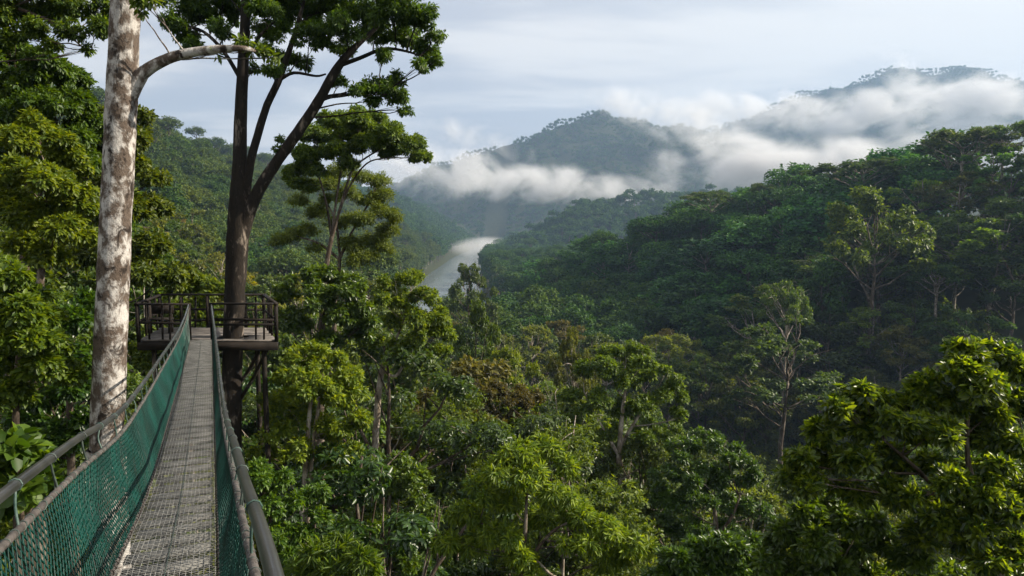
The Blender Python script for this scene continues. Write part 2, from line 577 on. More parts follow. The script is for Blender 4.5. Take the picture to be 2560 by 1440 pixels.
# river
ry = np.concatenate([np.linspace(255, 700, 60), np.linspace(710, 2080, 60)])
rx = np.interp(ry, RIV_Y, RIV_X)
rw = 40.0
V = np.concatenate([np.stack([rx - rw, ry, np.full_like(ry, -45.0)], -1), np.stack([rx + rw, ry, np.full_like(ry, -45.0)], -1)])
k = np.arange(len(ry) - 1)
Q = np.stack([k, k + len(ry), k + len(ry) + 1, k + 1], -1)
t = NT('river_water')
co = t.n('ShaderNodeTexCoord').outputs['Object']
p = t.n('ShaderNodeBsdfPrincipled')
p.inputs['Base Color'].default_value = rgb(0.10, 0.12, 0.12)
p.inputs['Roughness'].default_value = 0.18
b = t.n('ShaderNodeBump')
b.inputs['Strength'].default_value = 0.25
b.inputs['Distance'].default_value = 0.5
t.put(b.inputs['Height'], t.noise(co, 0.12, 4))
t.put(p.inputs['Normal'], b.outputs[0])
tag(link('river_water', mesh_data('river_water', V, Q, [t.out(p.outputs[0])])), 'pale misty river winding along the valley floor', kind='structure')

# ---------------------------------------------------------------- trees drawn one by one
OCC = []          # (px, row, radius px, distance) of what stands in front


def bark_line(mb, pts, d, rpx, sides=10, n=None, rng=None, wob=0.0):
    """A stem through photo points (px, row[, distance]); rpx its half widths in photo pixels."""
    P = np.array([at(q[0], q[1], q[2] if len(q) > 2 else d) for q in pts])
    n = n or (len(pts) - 1) * 4 + 1
    C = spline(P, n)
    dist = np.interp(np.linspace(0, 1, n), np.linspace(0, 1, len(pts)), P[:, 1])
    r = np.interp(np.linspace(0, 1, n), np.linspace(0, 1, len(rpx)), rpx) * dist / FPX
    r = r / (1 + (C[:, 0] / np.maximum(C[:, 1], 0.1)) ** 2) ** 0.5      # true radius: off the axis the picture widens things
    mb.tube(C, r, sides, cap=True, wob=wob, rng=rng)
    return C


def pixel_tree(name, label, d, stems, clumps, leaf, bark, nleaf, L, W, seed=1, tint=None, group=None, droop=0.35, per=9, whorl=False,
               limb=0.05, twigs=5, flat=0.72, ground=True, cat='tree', spread=0.9, tuft=0.5, shell=0.72, sides=10, wob=0.0, depth=1.0, zmin=-0.75, fork_from=0, sub=7):
    """A tree whose stems and leaf clumps were measured in the photo: real size, d metres away."""
    rng = np.random.default_rng(seed)
    L, W, nleaf = L * 0.8, W * 0.8, int(nleaf * 1.45)
    mb = MB()
    fork = []
    for s in stems:
        C = bark_line(mb, s['p'], s.get('d', d), s['r'], sides, rng=rng, wob=wob)
        if s.get('fork', True):
            fork.extend(C[len(C) // 4 if fork_from == 0 else fork_from:])
        s['C'] = C
    base = stems[0]['C'][0]
    gz = float(G(base[0], base[1]))
    if ground and base[2] > gz + 0.3:        # carry the trunk down to the ground
        r0 = stems[0]['r'][0] * stems[0]['C'][0][1] / FPX
        t0 = unit(stems[0]['C'][0] - stems[0]['C'][1])
        foot = np.array([base[0] + 0.3 * t0[0] * (base[2] - gz) * 0.3, base[1], gz - 0.6])
        mb.tube(spline([base, (base + foot) / 2, foot], 9), np.linspace(r0, r0 * 1.5, 9), sides, cap=False, wob=wob, rng=rng)
    cl = []
    for c in clumps:
        dd = d + (c[3] if len(c) > 3 else 0.0)
        r = c[2] * dd / FPX
        cl.append((at(c[0], c[1], dd), np.array([r, r * depth, r * (c[4] if len(c) > 4 else flat)])))
        OCC.append((c[0], c[1], c[2] * 0.85, dd))
    if not fork:
        fork = [base]
    lim = limb
    grow(mb, rng, fork, cl, lim, 6, twigs)
    foot = np.array([base[0], base[1], gz if ground else base[2]])
    ob = thing(name, label, cat, foot, group)
    tv, tq = mb.arrays()
    link('trunk', mesh_data('trunk', tv - foot, tq, [bark], smooth=True), ob)
    lv, lq = crown_leaves(rng, split_clumps(rng, cl, sub), nleaf, L, W, per, droop, spread=spread, whorl=whorl, tuft=tuft, shell=shell, zmin=zmin)
    cr = link('crown', mesh_data('crown', lv - foot, lq, [leaf]), ob)
    cr.color = tint or (1, 1, 1, 1)
    return ob


def box_clumps(rng, x0, x1, y0, y1, n, rmin, rmax, dd=2.0):
    """Clumps filling a dome-shaped outline in the photo."""
    out = []
    cx, hw = (x0 + x1) / 2, (x1 - x0) / 2
    tries = 0
    while len(out) < n and tries < 4000:
        tries += 1
        r = rng.uniform(rmin, rmax)
        x = rng.uniform(x0 + r, x1 - r)
        u = (x - cx) / hw
        top = y0 + (y1 - y0) * 0.75 * (1 - math.sqrt(max(0, 1 - u * u * 0.95)))
        y = rng.uniform(top + r * 0.72, y1)
        if all((x - o[0]) ** 2 + (y - o[1]) ** 2 > (0.55 * r) ** 2 for o in out):
            out.append((x, y, r, rng.uniform(-dd, dd)))
    return out


RB = np.random.default_rng(77)

# pale mottled trunk beside the bridge
pixel_tree('tall_tree', 'tall trunk mottled white and brown beside the left handrail, with one curved branch', 11.0,
           [dict(p=[(266, 1120), (272, 960), (278, 820), (284, 680), (290, 540), (297, 400), (303, 260), (309, 120), (314, -20), (322, -260), (326, -420)], r=[45, 45, 43.5, 42, 41, 40, 41, 38, 37, 30, 22], fork=False),
            dict(p=[(312, 262), (345, 200), (372, 172), (430, 143), (500, 128), (560, 122), (615, 122), (660, 134, 11.4)], r=[24, 19, 16, 14, 12, 10, 7, 1.5]),
            dict(p=[(318, -100), (360, -60), (420, -150)], r=[12, 9, 5]), dict(p=[(320, -160), (250, -260), (200, -300)], r=[14, 9, 5])],
           [(363, -2, 26, -0.4), (345, 22, 16, -.3), (650, 128, 20, .3), (690, 145, 16, .4), (610, 108, 16, .2), (535, 138, 8, 0), (420, -160, 90), (330, -420, 150), (200, -330, 100), (520, -330, 110)],
           M_LEAF, M_MOTTLE, 8000, 0.13, 0.055, seed=3, tint=(1.3, 1.3, 1.0, 1), limb=0.03, sides=20, wob=0.025)

# forked tree through the platform
pixel_tree('forked_tree', 'dark forked tree growing through the platform, its leafy crown across the sky', 20.7,
           [dict(p=[(580, 1130), (580, 960), (583, 840), (588, 720), (594, 600), (597, 500), (599, 400), (602, 280), (608, 160), (613, 40), (616, -100), (620, -240)], r=[26, 26, 26, 26, 29, 24, 18, 16, 14, 12, 9, 4]),
            dict(p=[(606, 575), (615, 480), (625, 410), (645, 335), (668, 262), (695, 205), (722, 130), (745, 60), (768, -30)], r=[14, 12, 11, 10, 9.5, 9, 7, 6, 3]),
            dict(p=[(600, 600), (622, 530), (650, 470), (695, 400), (745, 330), (795, 255), (840, 175), (885, 120), (940, 70), (985, 20)], r=[20, 18, 15.5, 14, 13.5, 12.5, 11, 8, 5, 3]),
            dict(p=[(845, 165), (900, 145), (960, 122), (1015, 128), (1050, 140)], r=[6, 5, 4, 3, 2]),
            dict(p=[(803, 245), (845, 237), (900, 235), (950, 232)], r=[5, 4, 3, 2]),
            dict(p=[(697, 200), (735, 182), (790, 190), (815, 185)], r=[5, 4, 3, 2]),
            dict(p=[(603, 200), (560, 130), (510, 80), (455, 60)], r=[6, 5, 4, 2]), dict(p=[(612, 150), (650, 90), (690, 50)], r=[5, 4, 2])],
           [(425, 55, 38, -.6), (470, 85, 34, .5), (440, 10, 45, 0), (505, 30, 48, .8), (545, 75, 34, -.8), (560, 5, 45, 1), (520, -60, 70, 0), (600, 40, 34, 1.5), (480, 110, 22, -1),
            (650, 20, 48, -1), (690, 75, 46, .6), (735, 30, 52, 1.2), (660, 120, 24, -1), (775, 90, 50, -.6), (720, 140, 30, .8), (640, 170, 20, .8), (690, 175, 28, -.9), (755, 155, 26, 1),
            (810, 30, 56, 1.4), (860, 75, 50, -.8), (850, 130, 30, .5), (905, 20, 58, .5), (940, 85, 44, 1.0), (985, 30, 60, -.7), (1030, 85, 48, .6), (1055, 40, 42, -.4), (1070, 125, 36, .4), (1088, 155, 20, .2), (1050, 165, 22, -.6), (1090, 90, 22, .1), (960, 140, 26, -.5),
            (845, 205, 24, .4), (900, 225, 30, -.4), (950, 215, 36, .3), (990, 240, 36, -.2), (1015, 275, 18, .2), (985, 200, 26, .5), (935, 255, 20, 0),
            (700, -50, 90, 0), (850, -70, 100, 1), (980, -60, 90, -1), (700, 350, 12, .2), (690, 375, 10, 0)],
           M_LEAF, M_DARKBARK, 66000, 0.135, 0.052, seed=4, limb=0.05, sub=8, tint=(1.45, 1.4, 1.1, 1), twigs=6, sides=16, wob=0.02, per=9, droop=0.5, flat=0.75)

# slender umbrella tree and the olive one behind it
pixel_tree('umbrella_tree', 'slender tree with a dark domed umbrella crown right of the platform tree', 32.0,
           [dict(p=[(797, 900), (804, 800), (813, 700), (820, 640), (830, 590)], r=[8, 7, 6.5, 6, 5.5], fork=False),
            dict(p=[(830, 595), (845, 540), (865, 470), (885, 420), (930, 385), (985, 360)], r=[4.5, 3.6, 3, 2.6, 2, 1.2]),
            dict(p=[(829, 590), (838, 520), (850, 440), (858, 390), (850, 340)], r=[3.6, 3, 2.4, 2, 1]),
            dict(p=[(828, 590), (818, 520), (800, 450), (775, 400)], r=[3.4, 2.8, 2, 1]),
            dict(p=[(845, 540), (872, 470), (915, 410), (965, 395), (1020, 395)], r=[3, 2.4, 2, 1.6, 1])],
           [(790, 335, 36), (835, 305, 40, 1), (885, 300, 42, -1), (935, 310, 44, .6), (985, 335, 42, -.6), (1025, 365, 38, .4), (1050, 392, 24), (760, 385, 30, -.6), (745, 425, 28, .5), (860, 345, 36, .8),
            (920, 355, 34, -.8), (800, 385, 30, .7), (790, 425, 26, -.4), (970, 385, 22, .5), (745, 460, 22), (775, 465, 20, .3), (815, 345, 34, .4), (900, 330, 40, 1.2), (955, 355, 36, .8), (1000, 370, 34, .2), (840, 375, 34, -.4), (885, 375, 30, .5), (770, 405, 28, .6), (725, 440, 20, .2), (870, 410, 26, -.6)],
           M_LEAF, M_BARK, 50000, 0.165, 0.07, seed=6, limb=0.03, tint=(1.5, 1.45, 1.1, 1), sub=12, twigs=6, depth=1.2, flat=0.66)
pixel_tree('olive_tree', 'airy yellow-olive tree behind the slender umbrella tree', 37.0,
           [dict(p=[(835, 760), (845, 700), (850, 640)], r=[6, 5, 4.5]), dict(p=[(850, 645), (880, 580), (915, 520), (940, 470)], r=[4, 3, 2.5, 1.5]),
            dict(p=[(850, 640), (840, 560), (815, 500)], r=[4, 3, 1.5]), dict(p=[(850, 650), (800, 610), (740, 590)], r=[4, 3, 2])],
           [(900, 445, 34), (945, 455, 34, 1), (870, 480, 34, -1), (925, 500, 36, .5), (960, 530, 36, -.5), (970, 575, 30, .6), (900, 550, 38, -1), (935, 600, 36, 1), (880, 610, 36, 0), (960, 620, 26, .4),
            (820, 500, 26, -.4), (780, 470, 28, .5), (745, 500, 26, 0), (790, 530, 30, .3), (850, 430, 34, .5), (820, 460, 30, -.3), (840, 560, 30, .6), (990, 550, 22, .2), (960, 490, 28, .4), (915, 640, 30, .3), (730, 590, 32, .2), (695, 600, 26, -.3), (770, 575, 28, .5), (900, 650, 34, 0), (790, 620, 20, .2)],
           M_OLIVE, M_BARK, 36000, 0.15, 0.055, seed=7, limb=0.022, tint=(1.25, 1.5, 1, 1), tuft=1.3, sub=10, twigs=7, depth=1.2, flat=0.6)

# --- left bank of leaves
pixel_tree('overhanging_tree', 'fine-leaved branches hanging into the top left corner of the sky', 15.0,
           [dict(p=[(-190, 500), (-150, 200), (-90, 60), (20, 20), (120, 50), (215, 85)], r=[16, 14, 10, 6, 4, 2]), dict(p=[(20, 22), (100, -5), (190, 10)], r=[4, 3, 2]), dict(p=[(120, 50), (180, 95), (225, 135)], r=[3, 2.5, 1.5])],
           [(20, 45, 45), (70, 20, 50, .5), (95, 75, 40, -.5), (140, 30, 46, .6), (170, 80, 34, -.4), (200, 20, 48, .3), (235, 70, 38, -.3), (250, 25, 34, .4), (225, 125, 20), (130, 110, 26), (40, 95, 34), (120, -40, 70), (0, -30, 70)],
           M_LEAF, M_BARK, 14000, 0.12, 0.045, seed=8, limb=0.03, twigs=7, droop=0.5, tint=(1.3, 1.3, 1.0, 1))
pixel_tree('rainforest_tree', 'tall dark leafy tree along the left edge, reaching highest of the left bank', 17.0,
           [dict(p=[(60, 1000), (60, 700), (70, 480), (85, 300)], r=[16, 14, 11, 6]), dict(p=[(65, 600), (110, 460), (150, 360)], r=[8, 6, 3])],
           [(10, 130, 55), (60, 150, 55, .6), (115, 165, 50, -.6), (160, 205, 48, .5), (30, 210, 60, -.8), (90, 230, 60, .8), (200, 255, 46, -.3), (140, 275, 60, -1), (50, 300, 65, -1), (225, 320, 44, .4), (180, 350, 50, -.6), (10, 380, 60, .2), (90, 370, 60, .6), (235, 400, 40)],
           M_LEAF, M_BARK, 38000, 0.15, 0.068, seed=9, limb=0.06, depth=1.3, tint=(1.25, 1.25, 1.0, 1))
pixel_tree('rainforest_tree', 'bright lime-leaved tree draped with creepers at mid height on the left edge', 14.5,
           [dict(p=[(90, 1100), (95, 800), (110, 600), (120, 430)], r=[14, 12, 9, 5])],
           [(40, 350, 50), (100, 330, 46, .5), (150, 370, 46, -.3), (185, 420, 40, .2), (60, 430, 58, -.8), (130, 450, 55, -.9), (190, 500, 44, -.4), (30, 520, 56, 0), (90, 540, 55, -.4), (160, 570, 50, -.7), (210, 590, 34, .2), (60, 610, 50, .4), (120, 640, 46, 0)],
           M_LIME, M_BARK, 38000, 0.132, 0.066, seed=10, limb=0.05, depth=1.2, droop=0.6)
pixel_tree('rainforest_tree', 'olive leafy tree partly hidden behind the white mottled trunk', 24.0,
           [dict(p=[(278, 1000), (284, 700), (292, 500), (300, 400)], r=[12, 10, 8, 4])],
           [(250, 300, 40), (300, 280, 36, .6), (345, 290, 24, 0), (230, 360, 46, -.5), (355, 340, 22, .3), (300, 350, 46, -.8), (235, 450, 50, .3), (330, 430, 42, -.2), (230, 540, 50, 0), (370, 520, 42, .4), (300, 520, 50, -.6), (380, 610, 46, .2), (240, 640, 54, .4), (350, 690, 50, -.4), (430, 690, 46, .3), (390, 450, 30, 0)],
           M_LEAF, M_BARK, 26000, 0.22, 0.10, seed=11, limb=0.06, tint=(1.35, 1.15, 0.8, 1), depth=1.3)
pixel_tree('rainforest_tree', 'bright green broadleaf tree filling the left edge level with the platform', 10.5,
           [dict(p=[(40, 1200), (40, 1000), (50, 850), (60, 760)], r=[12, 10, 8, 4])],
           [(20, 700, 45), (70, 730, 42, .3), (30, 780, 55, -.4), (110, 790, 40, .2), (60, 850, 55, -.4), (130, 860, 38, .2), (15, 900, 48, .2), (100, 930, 50, -.2), (30, 980, 50, 0), (170, 930, 34, .4), (-30, 820, 60, 0)],
           M_LIME, M_BARK, 17000, 0.13, 0.07, seed=12, limb=0.04, droop=0.5)
pixel_tree('rainforest_tree', 'dark green tree left of the white mottled trunk, lower than the platform floor', 13.5,
           [dict(p=[(180, 1250), (175, 1050), (170, 900)], r=[12, 10, 6])],
           [(170, 800, 46), (215, 760, 36, .5), (150, 880, 46, -.3), (210, 900, 40, .3), (190, 980, 46, -.4), (120, 1010, 48, .4), (60, 1060, 50, .2), (215, 1050, 34, .1), (160, 1090, 46, 0), (100, 1140, 46, .2)],
           M_GLOSS, M_BARK, 15000, 0.17, 0.095, seed=13, limb=0.05, tint=(1.25, 1.25, 1.0, 1))
pixel_tree('lobed_shrub', 'large-lobed leaves of a shrub just outside the left handrail', 6.2,
           [dict(p=[(60, 1330), (50, 1240), (45, 1160)], r=[8, 6, 3])],
           [(30, 1110, 34), (75, 1135, 26, .2), (20, 1170, 30, .1), (110, 1210, 26, .3), (60, 1215, 30, 0), (20, 1260, 34, .2)],
           M_LIME, M_BARK, 420, 0.17, 0.13, seed=14, limb=0.012, per=5, cat='shrub')
pixel_tree('rainforest_tree', 'green tree behind the platform railing, left of the forked trunk', 28.0,
           [dict(p=[(470, 1050), (470, 850), (475, 740)], r=[9, 8, 5])],
           [(440, 720, 40), (500, 700, 40, .6), (545, 730, 34, -.3), (470, 770, 44, -.4), (530, 790, 40, 0), (410, 780, 36, .3), (420, 860, 40, .2), (380, 900, 44, .3), (400, 960, 44, 0), (350, 880, 34, .5)],
           M_LIME, M_BARK, 14000, 0.21, 0.10, seed=15, limb=0.05, tint=(0.95, 0.95, 0.9, 1))

# --- trees below and right of the platform
pixel_tree('rainforest_tree', 'bright green slender tree with twin thin stems, right of the bridge', 21.0,
           [dict(p=[(742, 1440), (755, 1290), (766, 1150), (775, 1020), (790, 930)], r=[10, 8, 7, 5, 3]), dict(p=[(760, 1400), (772, 1270), (782, 1120), (800, 1000), (830, 920)], r=[7, 6, 5, 4, 2])],
           [(770, 895, 46), (820, 900, 40, .4), (725, 940, 42, -.4), (860, 935, 36, .3), (790, 965, 52, -.6), (700, 1000, 40, .4), (850, 1000, 46, -.3), (890, 980, 30, .2), (760, 1040, 46, .5), (690, 1075, 40, -.3), (830, 1075, 46, .2), (895, 1050, 30, .3), (740, 1125, 40, -.4), (660, 1130, 34, .2), (860, 1140, 40, 0), (800, 1150, 36, .6)],
           M_LIME, M_PALEBARK, 24000, 0.17, 0.075, seed=16, limb=0.035, droop=0.45, depth=1.15, tint=(1.25, 1.25, 1.0, 1))
pixel_tree('rainforest_tree', 'dark glossy crown right behind the platform corner', 29.0,
           [dict(p=[(800, 960), (803, 860), (810, 780)], r=[9, 8, 4])],
           [(760, 705, 42), (820, 700, 44, .5), (870, 725, 40, -.3), (715, 740, 36, .4), (790, 755, 50, -.6), (900, 765, 38, .2), (850, 790, 46, -.4), (920, 805, 30, .3), (740, 800, 42, 0), (890, 840, 34, .4), (700, 800, 30, .6), (820, 845, 40, -.2)],
           M_GLOSS, M_BARK, 19000, 0.21, 0.10, seed=17, limb=0.055, depth=1.15, tint=(1.15, 1.2, 1.0, 1))
pixel_tree('rainforest_tree', 'airy light green tree with a bare pale forked trunk in mid forest', 34.0,
           [dict(p=[(935, 1150), (941, 1060), (947, 980), (958, 915), (985, 860), (1010, 800)], r=[9, 8.5, 8, 7, 4, 2], fork=True), dict(p=[(955, 925), (990, 940), (1020, 890), (1060, 850)], r=[4, 4, 3, 2])],
           [(985, 705, 34), (1035, 700, 34, .6), (950, 745, 34, -.5), (1010, 750, 40, .3), (1065, 745, 36, -.3), (1095, 790, 34, .2), (960, 800, 40, .3), (1030, 800, 42, -.6), (1110, 835, 28, .3), (1070, 840, 38, -.3), (930, 850, 30, .5), (1000, 860, 36, -.2), (1100, 880, 26, .1)],
           M_LIME, M_PALEBARK, 15000, 0.21, 0.085, seed=18, limb=0.05, tint=(1.3, 1.2, 1.0, 1), sub=5, depth=1.2)
pixel_tree('rainforest_tree', 'glossy leafy tree low between the twin-stemmed tree and the bare forked trunk', 25.0,
           [dict(p=[(960, 1500), (965, 1350), (975, 1230)], r=[9, 8, 5])],
           [(940, 1170, 40), (990, 1160, 40, .4), (1035, 1195, 38, -.2), (920, 1220, 44, -.4), (980, 1230, 50, .3), (1040, 1260, 40, .2), (900, 1290, 44, .3), (965, 1310, 48, -.5), (1030, 1330, 44, .2), (880, 1360, 40, 0), (940, 1390, 44, .2), (1010, 1410, 44, -.2), (1075, 1290, 30, .4)],
           M_GLOSS, M_BARK, 17000, 0.20, 0.09, seed=19, limb=0.05, tint=(1.5, 1.5, 1.0, 1))
pixel_tree('rainforest_tree', 'olive brown leafy crown in the centre of the forest', 46.0,
           [dict(p=[(1260, 1250), (1262, 1150), (1265, 1080)], r=[7, 6, 4])],
           [(1170, 1000, 42), (1225, 975, 42, .8), (1280, 985, 44, -.6), (1335, 1005, 42, .6), (1140, 1040, 34, .4), (1200, 1050, 46, -.8), (1270, 1055, 50, -.9), (1345, 1060, 46, -.4), (1390, 1060, 32, .5), (1310, 1100, 44, .2), (1230, 1110, 44, 0)],
           M_OLIVE, M_BARK, 14000, 0.24, 0.11, seed=20, limb=0.07, tint=(0.75, 0.62, 0.6, 1), sub=4, depth=1.2)
pixel_tree('rainforest_tree', 'large round-crowned tree with hanging lit leaves in the middle of the photo', 39.0,
           [dict(p=[(1540, 1330), (1545, 1230), (1548, 1130), (1555, 1040), (1565, 960)], r=[9, 8, 7, 6, 3]), dict(p=[(1548, 1120), (1590, 1050), (1630, 990)], r=[5, 4, 2]), dict(p=[(1548, 1140), (1500, 1060), (1460, 980)], r=[5, 4, 2])],
           [(1510, 900, 46), (1565, 885, 46, .8), (1620, 895, 44, -.5), (1460, 935, 44, .4), (1530, 950, 54, -.9), (1600, 950, 54, .9), (1665, 935, 40, .2), (1430, 990, 38, .2), (1690, 985, 36, .3), (1490, 1010, 48, -.8), (1640, 1010, 50, -.6), (1570, 1020, 44, .6), (1440, 1060, 40, .4), (1690, 1050, 38, 0),
            (1510, 1080, 42, .6), (1620, 1080, 46, -.4), (1460, 1120, 40, 0), (1680, 1110, 36, .4), (1560, 1120, 30, .9)],
           M_LEAF, M_PALEBARK, 26000, 0.22, 0.105, seed=21, limb=0.06, tint=(1.6, 1.55, 1.0, 1), sub=4, depth=1.1)
pixel_tree('rainforest_tree', 'rounded dark green tree in front of the shaded gully, lower centre right', 27.0,
           [dict(p=[(1790, 1450), (1790, 1340), (1785, 1240)], r=[9, 8, 4]), dict(p=[(1790, 1350), (1830, 1290), (1850, 1240)], r=[5, 4, 2])],
           [(1700, 1125, 42), (1755, 1110, 44, .5), (1810, 1120, 40, -.3), (1855, 1155, 36, .3), (1660, 1170, 42, -.2), (1725, 1185, 50, -.6), (1795, 1180, 50, .6), (1870, 1205, 34, 0), (1640, 1230, 42, .3), (1700, 1250, 48, -.4), (1770, 1250, 50, -.6), (1845, 1260, 40, .3), (1900, 1290, 34, .4), (1670, 1310, 44, .3), (1740, 1320, 46, 0), (1820, 1330, 42, .2)],
           M_GLOSS, M_BARK, 24000, 0.185, 0.075, seed=22, limb=0.05, tint=(1.25, 1.25, 1.0, 1), sub=4, depth=1.1)
# drooping long-leaved tree, lower centre
pixel_tree('long_leaved_tree', 'bright tree with long narrow drooping leaves at the bottom centre', 16.5,
           [dict(p=[(1300, 1560), (1305, 1440), (1312, 1340), (1318, 1220)], r=[10, 8, 6, 3]), dict(p=[(1308, 1420), (1380, 1330), (1460, 1290)], r=[5, 4, 2]), dict(p=[(1306, 1440), (1250, 1360), (1200, 1300)], r=[5, 4, 2])],
           [(1300, 1130, 40), (1355, 1125, 44, .3), (1250, 1165, 42, -.3), (1405, 1160, 36, .2), (1320, 1190, 50, -.4), (1210, 1220, 44, .2), (1270, 1250, 46, .3), (1390, 1240, 44, -.4), (1450, 1280, 46, .2), (1160, 1290, 46, .2), (1350, 1310, 46, .5), (1510, 1320, 46, -.2), (1250, 1340, 50, -.4), (1570, 1350, 42, .1), (1440, 1360, 50, -.5), (1180, 1380, 50, 0), (1610, 1375, 30, .2), (1330, 1400, 54, -.4), (1530, 1400, 48, .2), (1120, 1350, 34, .2)],
           M_LIME, M_BARK, 18000, 0.25, 0.05, seed=23, limb=0.035, droop=0.55, per=12, whorl=True, tint=(1.35, 1.35, 0.9, 1), depth=1.1, twigs=5, sub=5)
# big-leaved tree, lower right
pixel_tree('broadleaf_tree', 'big-leaved tree with yellow-green tips in the lower right corner', 10.5,
           [dict(p=[(2530, 1620), (2505, 1440), (2490, 1360), (2450, 1260), (2420, 1150), (2420, 1020)], r=[20, 18, 16, 11, 8, 4]), dict(p=[(2480, 1350), (2400, 1290), (2300, 1180), (2210, 1100)], r=[9, 8, 6, 3]), dict(p=[(2490, 1370), (2540, 1270), (2580, 1120)], r=[9, 7, 4]),
            dict(p=[(2300, 1185), (2180, 1180), (2060, 1170)], r=[4, 3, 2])],
           [(2420, 880, 40), (2480, 890, 44, .2), (2390, 925, 44, -.2), (2540, 920, 46, .1), (2450, 960, 56, -.3), (2330, 960, 40, .2), (2290, 1000, 34, .1), (2540, 1010, 54, .3), (2150, 985, 36), (2195, 1010, 42, .2), (2100, 1020, 40, -.1), (2230, 1060, 50, -.3), (2150, 1070, 50, .2), (2060, 1075, 36, .1),
            (2340, 1070, 54, -.4), (2430, 1080, 56, .3), (2530, 1110, 52, -.2), (2000, 1150, 36, 0), (2060, 1150, 44, .2), (2140, 1150, 50, -.2), (2240, 1150, 50, .3), (1970, 1190, 30, .1), (2330, 1170, 44, .4), (2040, 1210, 46, -.2), (2440, 1180, 40, .5), (2120, 1230, 46, .2), (2560, 1220, 44, 0), (2250, 1230, 44, -.2), (2330, 1260, 44, .3), (2400, 1270, 44, -.3), (2470, 1250, 40, .4), (2540, 1310, 50, .3), (2300, 1330, 46, .5), (2400, 1360, 46, .4), (2560, 1410, 50, .2), (2360, 1010, 44, .1), (2270, 1080, 40, .2), (2480, 1020, 50, .1), (2440, 1230, 44, -1.0), (2500, 1180, 44, -1.0), (2380, 1200, 40, -.9), (2520, 1270, 44, -1.1), (2450, 1310, 44, -1.1), (2540, 1370, 48, -1.1), (2480, 1400, 44, -1.2), (2350, 1300, 40, -.8)],
           M_BIG, M_BARK, 33000, 0.168, 0.062, seed=24, limb=0.035, droop=0.15, per=10, whorl=True, depth=1.1, twigs=5, spread=.8)
pixel_tree('broadleaf_tree', 'dark glossy leaf mound beneath the big-leaved tree at the bottom right', 11.5,
           [dict(p=[(2120, 1640), (2110, 1500), (2105, 1400)], r=[12, 10, 5])],
           [(2010, 1290, 50), (2080, 1280, 50, .2), (2150, 1300, 50, -.2), (1960, 1340, 44, .2), (2040, 1360, 56, -.3), (2120, 1370, 56, .3), (2210, 1350, 48, .1), (2270, 1390, 46, -.2), (1920, 1400, 44, .1), (2000, 1430, 50, 0), (2100, 1440, 54, -.3), (2190, 1430, 50, .2), (2310, 1440, 46, .2), (2400, 1450, 46, .3)],
           M_GLOSS, M_BARK, 13000, 0.16, 0.065, seed=25, limb=0.035, per=10, droop=0.4, tint=(1.3, 1.3, 1.0, 1))
pixel_tree('rainforest_tree', 'dark low tree top at the bottom edge left of the glossy leaf mound', 15.0,
           [dict(p=[(1770, 1620), (1770, 1520), (1770, 1450)], r=[10, 9, 5])],
           [(1700, 1400, 44), (1760, 1380, 44, .2), (1820, 1365, 42, -.2), (1880, 1370, 40, .2), (1660, 1440, 40, .1), (1740, 1450, 50, -.2), (1820, 1430, 48, 0), (1890, 1430, 46, .2)],
           M_GLOSS, M_BARK, 9000, 0.18, 0.07, seed=26, limb=0.04, per=9, tint=(1.3, 1.3, 1.0, 1))
pixel_tree('fan_leaved_shrub', 'spreading light green fronds at the bottom edge right of the bridge rail', 15.0,
           [dict(p=[(830, 1560), (835, 1470), (845, 1410)], r=[7, 6, 3])],
           [(800, 1385, 34), (850, 1370, 34, .2), (900, 1400, 34, -.2), (760, 1420, 34, .1), (840, 1430, 38, -.2), (930, 1430, 24, .1)],
           M_LIME, M_BARK, 2600, 0.30, 0.05, seed=27, limb=0.02, per=14, whorl=True, droop=0.35, cat='shrub')
pixel_tree('rainforest_tree', 'leafy creeper-hung tree beside the lower half of the right handrail', 17.0,
           [dict(p=[(690, 1560), (680, 1400), (675, 1280)], r=[9, 8, 4])],
           [(650, 1210, 36), (700, 1200, 34, .3), (670, 1270, 40, -.2), (730, 1260, 34, .2), (690, 1330, 42, 0), (750, 1330, 34, .3), (720, 1400, 42, -.2), (650, 1170, 30, .3), (800, 1290, 30, .5), (790, 1230, 30, .6)],
           M_LIME, M_BARK, 11000, 0.15, 0.07, seed=28, limb=0.035, droop=0.6, tint=(1.05, 1.1, 1.0, 1))


# ---------------------------------------------------------------- placed trees (prototypes set to measured outlines)
def place(proto, px, row, d, width, label, name='rainforest_tree', group=None, tint=None, rot=None, trunk_mat=None, hmax=1.5):
    p = at(px, row, d)
    gz = float(G(p[0], p[1]))
    sxy = width * d / FPX / (2 * proto['R'])
    sz = float(np.clip((p[2] - gz) / proto['H'], sxy * 0.6, sxy * hmax * 1.6))
    ob = thing(name, label, 'tree', (p[0], p[1], p[2] - proto['H'] * sz), group)
    ob.scale = (sxy, sxy, sz)
    ob.rotation_euler = (0, 0, rot if rot is not None else random.uniform(0, 6.28))
    link('trunk', proto['trunk'], ob)
    c = link('crown', proto['crown'], ob)
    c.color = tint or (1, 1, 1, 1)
    OCC.append((px, row + width * 0.35, width * 0.4, d))
    return ob


